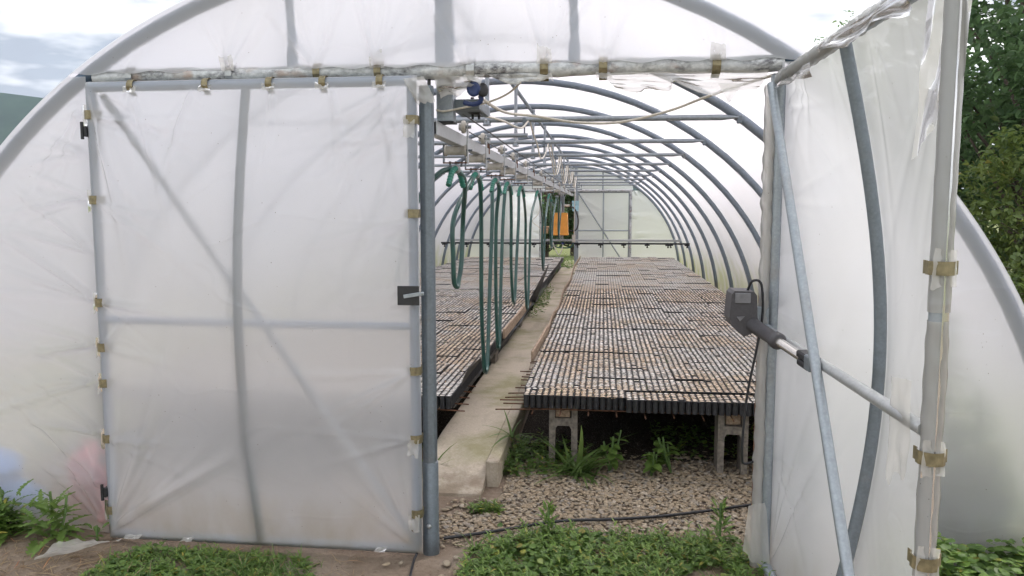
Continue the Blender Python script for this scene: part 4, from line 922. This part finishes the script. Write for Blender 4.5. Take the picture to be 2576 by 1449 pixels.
# ------------------------------------------------------------------ things dimly seen through the film
o = thing('blue_sack', 'blue and white woven sack leaning behind the film left of the doors', 'sack', (-3.03, 3.46, -.04))
def pillow(w_, h_, d_, seed):
    n, k = 14, 14; u, v_ = np.meshgrid(np.linspace(-1, 1, n), np.linspace(-1, 1, k), indexing='ij'); b_ = ((1-u**4)*(1-v_**4))**.5*d_; nz = vnoise(np.stack([u.ravel(), v_.ravel()], 1), 4, seed, 3).reshape(n, k)*.02
    V = []; F = []
    for s_ in (-1, 1): V.append(np.stack([u*w_*(1-.08*v_**2), s_*(b_+nz*(b_ > .01)), (v_+1)*h_], -1).reshape(-1, 3))
    f = grid_faces(n, k).tolist(); F = [tuple(q) for q in f]+[tuple(i+n*k for i in q[::-1]) for q in f]; return mesh('sack', np.concatenate(V), F)
link('bag', pillow(.20, .14, .10, 3), 'bsack', o, (0, 0, .0), (.25, .5, .1)); link('bag_band', pillow(.16, .06, .10, 8), 'bsack', o, (-.03, -.03, .28), (.2, .5, .1))
o = thing('red_canister', 'red plastic canister behind the film beside the left door hinge', 'canister', (-2.50, 3.45, -.02))
m = MB(); m.prism([(-.07, 0), (.065, 0), (.07, .015), (.07, .30), (.04, .36), (-.05, .38), (-.07, .34)], -.08, .08); m.build('body', 'red', o)
m = MB(); m.tube(bez([(-.05, 0, .37), (-.03, 0, .42), (.03, 0, .41), (.05, 0, .36)], 12), .012, 8); m.build('handle', 'red', o); m = MB(); m.lathe((.05, 0, .33), (.5, 0, .8), [(0, .025), (.03, .025), (.035, .02)], 12); m.build('cap', 'black', o)

# ------------------------------------------------------------------ ground bits in front of the tunnel
cable('ground_cable', [(-.72, 3.40, .02), (-.5, 3.50, .022), (-.2, 3.635, .03), (.05, 3.70, .025), (.3, 3.78, .02), (.55, 3.87, .025), (.70, 3.95, .02), (.85, 4.02, .02)], .0075, 'black', 'black cable lying across the pebbles at the opening', n=60)
cable('ground_cable', [(-.80, 3.23, .035), (-.805, 3.16, .015), (-.79, 3.05, .012), (-.775, 2.9, .012), (-.76, 2.7, .012)], .006, 'black', 'black cable coming out under the corner of the closed door', n=30)
o = rag('film_scrap', [(-2.40, 2.90, .05), (-2.14, 3.06, .085), (-2.12, 3.13, .06), (-2.36, 2.985, .10)], 'film_wrap', None, 18, .022, 77); tag(o, 'crumpled scrap of dirty film on bare soil left of the doors', 'plastic scrap')
sp = [(-.60, 3.14), (-.565, 3.15), (-.545, 3.13), (-.60, 3.10), (-.585, 3.175), (-.66, 3.18), (-.515, 3.17), (-.92, 3.14), (-.86, 3.16), (-.63, 3.24), (-.50, 3.10), (-.66, 3.05)]
sl = ['pale stone at the top of the small stone cluster by the post', 'white stone in the middle of the small stone cluster', 'grey stone on the right of the small stone cluster', 'light stone low in the stone cluster by the post', 'small stone behind the cluster near the post', 'lone small stone left of the stone cluster', 'stone at the weed edge beside the cluster', 'oval stone on bare soil before the closed door', 'small stone beside the cable end on bare soil', 'flat stone right at the foot of the door post', 'stone half hidden by weeds by the cluster', 'light stone nearest the cable on bare soil']
for i, ((x, y), lb) in enumerate(zip(sp, sl)):
    o = link('stone', pmesh[i % 6], None, None, (x, y, .006), (0, 0, i)); s_ = random.uniform(.014, .024); o.scale = (s_, s_, s_*1.1); tag(o, lb, 'stone', 'loose stones by the door post')

# ------------------------------------------------------------------ weeds
KID, LAN, GRS = kidney(), blade(4, .16, .2), blade(5, .045, .55, lambda t_: (1-t_)**.6)
def gz_at(x, y): return ground_z(np.column_stack([x, y]))
def inpoly(x, y, poly):
    ins = np.zeros(len(x), bool); n = len(poly)
    for i in range(n):
        (x1, y1), (x2, y2) = poly[i], poly[(i+1) % n]
        c_ = ((y1 > y) != (y2 > y)) & (x < (x2-x1)*(y-y1)/(y2-y1+1e-12)+x1); ins ^= c_
    return ins
def spots(poly, n, keep=.0, seed=0):
    P = np.array(poly); x = U(P[:, 0].min(), P[:, 0].max(), n*3); y = U(P[:, 1].min(), P[:, 1].max(), n*3)
    j = vnoise(np.column_stack([x, y]), 14, seed, 3); ok = inpoly(x+rng.normal(0, .035, n*3), y+rng.normal(0, .03, n*3), poly) & (j > keep); return x[ok][:n], y[ok][:n]
def patch(name, poly, label, nk, nl, ng, hh=.06, seed=1, keep=-.9, size=1.):
    parts = {}
    x, y = spots(poly, nk, keep, seed); n = len(x); hgt = hh*(.35+.65*np.clip(vnoise(np.column_stack([x, y]), 6, seed+5, 3)+.5, 0, 1.3))
    z = gz_at(x, y)+hgt*U(.15, 1, n)
    parts['ivy'] = scatter(KID, np.column_stack([x, y, z]), U(0, 6.28, n), U(-.25, .35, n), U(-.4, .4, n), U(.018, .036, n)*size)
    ns = nl//7; x, y = spots(poly, ns, keep+.1, seed+1); ns = len(x); P, yw, pt_, sz = [], [], [], []
    for i in range(ns):
        h_ = hh*random.uniform(.5, 1.7)
        for k in range(9): P.append((x[i], y[i], h_*(.25+.75*k/9)-.004)); yw.append(k*2.4+random.random()); pt_.append(random.uniform(.0, .5)+.5*k/9); sz.append(random.uniform(.028, .05)*(1.15-.6*k/9))
    n = len(P); parts['weed'] = scatter(LAN, np.array(P), np.array(yw), np.array(pt_), U(-.3, .3, n), np.array(sz)*size)
    x, y = spots(poly, ng, keep, seed+2); n = len(x); parts['grass'] = scatter(GRS, np.column_stack([x, y, gz_at(x, y)]), U(0, 6.28, n), U(.7, 1.4, n), U(-.3, .3, n), U(.03, .09, n))
    root = tag(link(name, None), label, 'weeds', None, 'stuff')
    for k, mt in (('ivy', 'leaf_ivy'), ('weed', 'leaf_weed'), ('grass', 'grass')):
        V, F, R_ = join([parts[k]]); tag(link({'ivy': 'round_leaves', 'weed': 'narrow_leaves', 'grass': 'grass_blades'}[k], mesh(k, V, F, True, R_), mt, root), kind='stuff')
patch('ground_cover', [(-.58, 2.5), (-.56, 3.2), (-.44, 3.42), (-.28, 3.50), (-.1, 3.53), (.2, 3.54), (.45, 3.56), (.62, 3.52), (.68, 3.3), (.70, 2.5)], 'dense green weeds growing before the open doorway', 5200, 4600, 2600, .062, 3, -.32)
patch('ground_cover', [(-2.2, 2.5), (-2.12, 3.02), (-2.02, 3.15), (-1.7, 3.17), (-1.36, 3.16), (-1.22, 3.05), (-1.12, 2.5)], 'low green weeds growing along the closed door', 6400, 1500, 2000, .036, 5, -.42, .8)
patch('ground_cover', [(1.1, 2.9), (1.3, 3.20), (1.8, 3.24), (2.2, 3.24), (2.3, 2.7), (1.2, 2.7)], 'mound of round-leaved ground ivy at the tunnel corner beyond the open door', 4200, 40, 300, .30, 7, -1.2, 1.2)
patch('ground_cover', [(-.60, 4.30), (-.60, 4.95), (-.25, 4.95), (-.05, 4.7), (-.1, 4.42), (-.4, 4.35)], 'low weeds in the shade between kerb and concrete block', 700, 350, 120, .09, 9)
patch('ground_cover', [(.35, 4.7), (.35, 5.4), (1.2, 5.3), (.9, 4.75)], 'faint weeds in deep shade under the right bench', 300, 200, 60, .09, 10)
patch('ground_cover', [(-.66, 3.78), (-.60, 3.84), (-.50, 3.83), (-.54, 3.76)], 'tiny weed tuft among the pebbles before the kerb', 10, 120, 60, .03, 12)
patch('ground_cover', [(-1.02, 10.0), (-.94, 13.4), (-.78, 13.0), (-.82, 9.9)], 'weeds spilling over the left bench edge onto the path', 420, 420, 120, .24, 14, -.3, 1.5)
patch('ground_cover', [(-1.2, 18.4), (-1.2, 20.5), (-.7, 20.5), (-.75, 18.4)], 'weeds around the far doorway', 500, 600, 500, .30, 15, -1.2, 2.)
patch('ground_cover', [(-3.05, 2.9), (-3.05, 3.2), (-2.72, 3.22), (-2.66, 3.05)], 'leafy weeds against the film at the left picture edge', 300, 1300, 500, .17, 16, -1.1, 1.3)
patch('ground_cover', [(1.15, 3.56), (1.15, 4.1), (1.80, 4.1), (1.80, 3.56)], 'thick weeds inside the tunnel corner behind the right front film', 1500, 1500, 300, .5, 21, -1.2, 1.8)
patch('ground_cover', [(2.2, 3.6), (2.2, 8.5), (3.0, 8.5), (2.8, 3.6)], 'tall weeds growing along the outer right side of the tunnel', 3000, 2600, 400, .75, 22, -1.2, 2.2)
for nm, n, xa, xb, ya, yb in (('right', 260, -.6, .68, 2.9, 3.6), ('left', 260, -2.2, -1.0, 2.7, 3.2)):
    x, y = U(xa, xb, n), U(ya, yb, n); V, F, R_ = join([scatter(blade(3, .02, .3), np.column_stack([x, y, gz_at(x, y)+.01]), U(0, 6.28, n), U(-.05, 1.1, n), U(-1, 1, n), U(.03, .10, n))])
    tag(link('dry_litter', mesh('dry_litter', V, F, True, R_), 'dry'), 'dead stalks lying among the doorway weeds' if nm == 'right' else 'dead stalks lying among the weeds along the closed door', 'straw', None, 'stuff')
# dry roots and straw on the bare soil at the left
x = U(-2.9, -2.15, 420); y = U(2.75, 3.12, 420); V, F, R_ = join([scatter(blade(3, .02, .2), np.column_stack([x, y, gz_at(x, y)+.006]), U(0, 6.28, 420), U(-.05, .25, 420), U(-1, 1, 420), U(.03, .11, 420))])
tag(link('dry_roots', mesh('dry_roots', V, F, True, R_), 'dry'), 'dry roots and straw scattered on the bare soil', 'straw', None, 'stuff')
x = U(-2.6, -.6, 1500); y = U(2.6, 3.2, 1500); parts = [scatter(pm[k], np.column_stack([x[k::3], y[k::3], gz_at(x[k::3], y[k::3])]), U(0, 6, 500), U(-.3, .3, 500), U(-.3, .3, 500), U(.002, .009, 500)) for k in range(3)]
V, F, R_ = join(parts); tag(link('soil_crumbs', mesh('soil_crumbs', V, F, True, R_), 'soil'), 'loose crumbs of soil before the closed door', 'soil', None, 'stuff')

# single plants with leaves of their own
def jag(t_): return (.12+math.sin(PI*min(1, t_*.9+.08))**.8*(.25+.95*(1-((t_*6+.3) % 1.))))
LOBE = blade(24, .15, .5, jag); BROAD = blade(6, .34, .25, lambda t_: math.sin(PI*min(1, t_*.96+.03))**.65)
def plant(name, label, cat, loc, leaves, tmpl, mat, stems=()):
    o = thing(name, label, cat, loc); V, F = tmpl; me = mesh('leaf', V, F, True, np.full(len(V), .5)); me.materials.append(M[mat])
    for (p_, yaw, pit, s_) in leaves:
        l_ = link('leaf', me, None, o, p_, (pit, random.uniform(-.2, .2), yaw)); l_.scale = (s_, s_, s_)
    for P in stems: m = MB(); m.tube(bez(P, 12), [.006]*(len(bez(P, 12))), 6); m.build('stem', 'stem', o)
    return o
def rosette(n, h_, s0, s1, spread=.02):
    out = []
    for k in range(n):
        f = k/n; out.append(((random.uniform(-spread, spread), random.uniform(-spread, spread), h_*f), k*2.4+random.uniform(-.4, .4), .15+1.0*f+random.uniform(-.2, .2), s0+(s1-s0)*f*random.uniform(.8, 1.2)))
    return out
plant('thistle', 'jagged-leaved thistle-like weed on bare soil against the film', 'weed', (-2.49, 3.12, .05), rosette(50, .17, .135, .085, .06), LOBE, 'leaf_weed', [[(0, 0, 0), (.01, 0, .1), (0, .01, .22)], [(.03, 0, 0), (.07, 0, .1), (.08, .01, .2)]])
plant('thistle', 'second jagged weed cut by the left picture edge', 'weed', (-2.74, 3.12, .06), rosette(40, .17, .12, .08, .06), LOBE, 'leaf_weed', [[(0, 0, 0), (.01, 0, .1), (0, .01, .22)]])
plant('weed_sprig', 'small broad-leaved sprig at the foot of the left jamb', 'weed', (-2.30, 3.17, .03), rosette(7, .07, .05, .04, .02), BROAD, 'leaf_ivy', [[(0, 0, 0), (0, 0, .07)]])
for (x, y, h_, lb) in ((-.235, 3.48, .16, 'pale leafy shoot standing up at the left end of the doorway weeds'), (.555, 3.5, .21, 'tallest pale leafy shoot in the doorway weeds near the jamb')):
    plant('weed_shoot', lb, 'weed', (x, y, 0), rosette(34, h_, .075, .05, .018), LAN, 'leaf_weed', [[(0, 0, 0), (0, 0, h_)]])
gr = []
for k in range(90): gr.append(((random.gauss(0, .05), random.gauss(0, .04), 0), random.uniform(0, 6.28), random.uniform(.35, 1.3), random.uniform(.12, .26)))
gr += [((.0, 0, 0), 3., 1.45, .42), ((.02, .02, 0), -1.2, 1.0, .40), ((-.03, 0, 0), 1.3, 1.2, .30), ((.03, 0, 0), -.9, .85, .36)]
plant('grass_tuft', 'long-bladed grass tuft before the concrete block under the right bench', 'grass', (-.13, 4.40, 0), gr, GRS, 'grass')
gr = [((0, 0, 0), random.uniform(0, 6.28), random.uniform(.5, 1.4), random.uniform(.12, .3)) for k in range(16)]
plant('grass_tuft', 'thin grass blades growing over the kerb under the bench corner', 'grass', (-.54, 4.62, .14), gr[:8], GRS, 'grass')
plant('grass_tuft', 'grass blades beside the door post at the left bench corner', 'grass', (-.98, 4.25, 0), gr, GRS, 'grass')
plant('grass_tuft', 'small grass tuft on the soil just right of the door post', 'grass', (-.56, 3.30, 0), [(p_, a_, b_, s_*.5) for p_, a_, b_, s_ in gr], GRS, 'grass')
for (x, y, n, h_, lb) in ((.06, 4.48, 26, .22, 'bushy broad-leaved weed right of the grass tuft under the bench'), (.30, 4.42, 20, .15, 'low broad-leaved weed in the middle under the bench'), (.42, 4.50, 16, .2, 'broad-leaved weed with few stems nearest the right concrete block')):
    lv = []; st = []
    for b_ in range(4):
        dx, dy = random.uniform(-.09, .09), random.uniform(-.06, .06); hh = h_*random.uniform(.7, 1.1); st.append([(0, 0, 0), (dx*.6, dy*.6, hh*.5), (dx, dy, hh)])
        for k in range(n//4): f = .35+.65*k/(n/4); lv.append(((dx*f, dy*f, hh*f), random.uniform(0, 6.28), random.uniform(-.3, .4), random.uniform(.05, .085)))
    plant('broadleaf_weed', lb, 'weed', (x, y, 0), lv, BROAD, 'leaf_weed', st)
# tall weeds growing behind the right front film
def feather(n, h_):
    return [((0, 0, h_*(k/n)), k*2.4, .25+random.uniform(-.2, .4), .17*(1.1-k/n)+.05) for k in range(n)]
for (x, y, h_, lb) in ((1.50, 3.52, 1.12, 'tall feathery weed behind the film beyond the open door'), (1.66, 3.55, .75, 'shorter feathery weed behind the right front film'), (1.36, 3.52, .6, 'feathery weed behind the film close to the open door edge'), (1.74, 3.56, .5, 'low weed behind the film at the outer hoop'), (1.57, 3.58, .62, 'bushy weed in the middle behind the right front film'), (1.25, 3.56, .7, 'weed behind the film half hidden by the open door')):
    plant('feathery_weed', lb, 'weed', (x, y, 0), feather(int(80*h_)+30, h_), blade(6, .12, .3), 'leaf_ivy', [[(0, 0, 0), (.01, 0, h_*.5), (0, 0, h_)]])

# ------------------------------------------------------------------ trees beside and behind the tunnel
def tree(name, label, cat, loc, H, rx, ry, nl, lsz, mat, z0=.6, seed=1, group=None, clumps=60, tr=.09, tmpl=hexleaf):
    r = np.random.default_rng(seed); o = thing(name, label, cat, loc, group=group)
    m = MB(); top = np.array([r.uniform(-.2, .2), r.uniform(-.2, .2), H*.8]); P = bez([(0, 0, -.1), (.05, .03, H*.3), top], 14); m.tube(P, np.linspace(tr, tr*.3, len(P)), 8); m.build('trunk', 'bark', o)
    th_ = r.uniform(0, 2*PI, clumps); cz = r.uniform(-1, 1, clumps); rad = r.uniform(.45, 1., clumps)**.5; s_ = np.sqrt(1-cz**2)
    C_ = np.column_stack([rx*rad*s_*np.cos(th_), ry*rad*s_*np.sin(th_), z0+(H-z0)*(.5+.5*cz*rad)])
    m = MB()
    for c_ in C_[:16]: st = P[int(len(P)*np.clip(c_[2]/H*.8, .1, .9))]; m.tube(bez([st, (st+c_)/2+r.normal(size=3)*.1, c_], 8), np.linspace(tr*.35, tr*.08, len(bez([st, (st+c_)/2, c_], 8))), 5)
    tag(m.build('limbs', 'bark', o), kind='stuff')
    k = r.integers(0, clumps, nl); cr = r.uniform(.22, .5, clumps)*min(rx, 1.3)*.75
    d = r.normal(size=(nl, 3)); d /= np.linalg.norm(d, axis=1)[:, None]; d *= (r.random(nl)**.45)[:, None]
    pos = C_[k]+d*cr[k][:, None]*np.array([1, 1, .75]); pos[:, 2] = np.maximum(pos[:, 2], .05)
    V, F, R_ = join([scatter(tmpl, pos, r.uniform(0, 6.28, nl), r.uniform(-1.1, .5, nl), r.uniform(-.8, .8, nl), r.uniform(.7, 1.3, nl)*lsz, np.clip(.6*r.random(nl)+.4*r.random(clumps)[k], 0, 1))])
    tag(link('crown', mesh('crown', V, F, True, R_), mat, o), kind='stuff'); return o
G = 'trees beside the tunnel'
tree('broadleaf_tree', 'tall dark broadleaf tree nearest the open door', 'tree', (4.15, 7.9, 0), 5.8, 1.1, 1.3, 17000, .085, 'leaf_dark', .3, 1, G, 90)
tree('broadleaf_tree', 'tall dark broadleaf tree at the right picture edge', 'tree', (5.6, 8.6, 0), 6.2, 1.5, 1.5, 17000, .09, 'leaf_dark', .2, 2, G, 100)
tree('broadleaf_tree', 'dark tree filling the gap behind the two nearest trees', 'tree', (5.1, 10.6, 0), 5.6, 1.6, 1.4, 13000, .10, 'leaf_dark', .2, 3, G, 80)
tree('broadleaf_tree', 'dark tree further back along the tunnel side', 'tree', (4.6, 13.2, 0), 4.6, 1.1, 1.5, 9000, .10, 'leaf_dark', .2, 4, G, 70)
tree('shrub', 'shrub with yellowish young leaves before the dark trees', 'shrub', (3.55, 6.6, 0), 2.25, .75, .6, 5200, .055, 'leaf_lime', .5, 5, None, 46, .03)
tree('shrub', 'lower lime-leaved shrub close to the tunnel side', 'shrub', (3.2, 5.6, 0), 1.35, .55, .6, 3600, .05, 'leaf_lime', .2, 6, None, 36, .02)
tree('twiggy_tree', 'thin leafy shoots rising just above the open door top', 'tree', (3.45, 12.0, 0), 4.42, .38, .35, 260, .07, 'leaf_dark', 3.2, 8, None, 26, .03)
for i, (x, y, H, lb) in enumerate(((-1.7, 23.2, 3.6, 'dark tree seen through the far doorway, left one'), (-.4, 23.8, 3.4, 'dark tree seen through the far doorway, right one'), (-1.0, 26, 4.2, 'dark tree further behind the far doorway'), (-3.2, 22.2, 3.4, 'dark tree shading the film left of the far doorway'))):
    tree('broadleaf_tree', lb, 'tree', (x, y, 0), H, 1.2, .8, 6000, .12, 'leaf_dark', .1, 20+i, 'trees behind the far doorway', 50)

# ------------------------------------------------------------------ the hazy air
m = MB(); m.box((-150, 500, 74), (2300, 2200, 152)); hz_ = m.build('haze', MT('hazy_air').m); tag(hz_, kind='stuff')
t = MT('haze_volume'); v_ = t.N('VolumePrincipled', Density=.00022, Anisotropy=.2); v_.inputs['Color'].default_value = (.80, .88, 1., 1); t.L(v_.outputs[0], t.out.inputs['Volume'])
hz_.data.materials.clear(); hz_.data.materials.append(t.m)
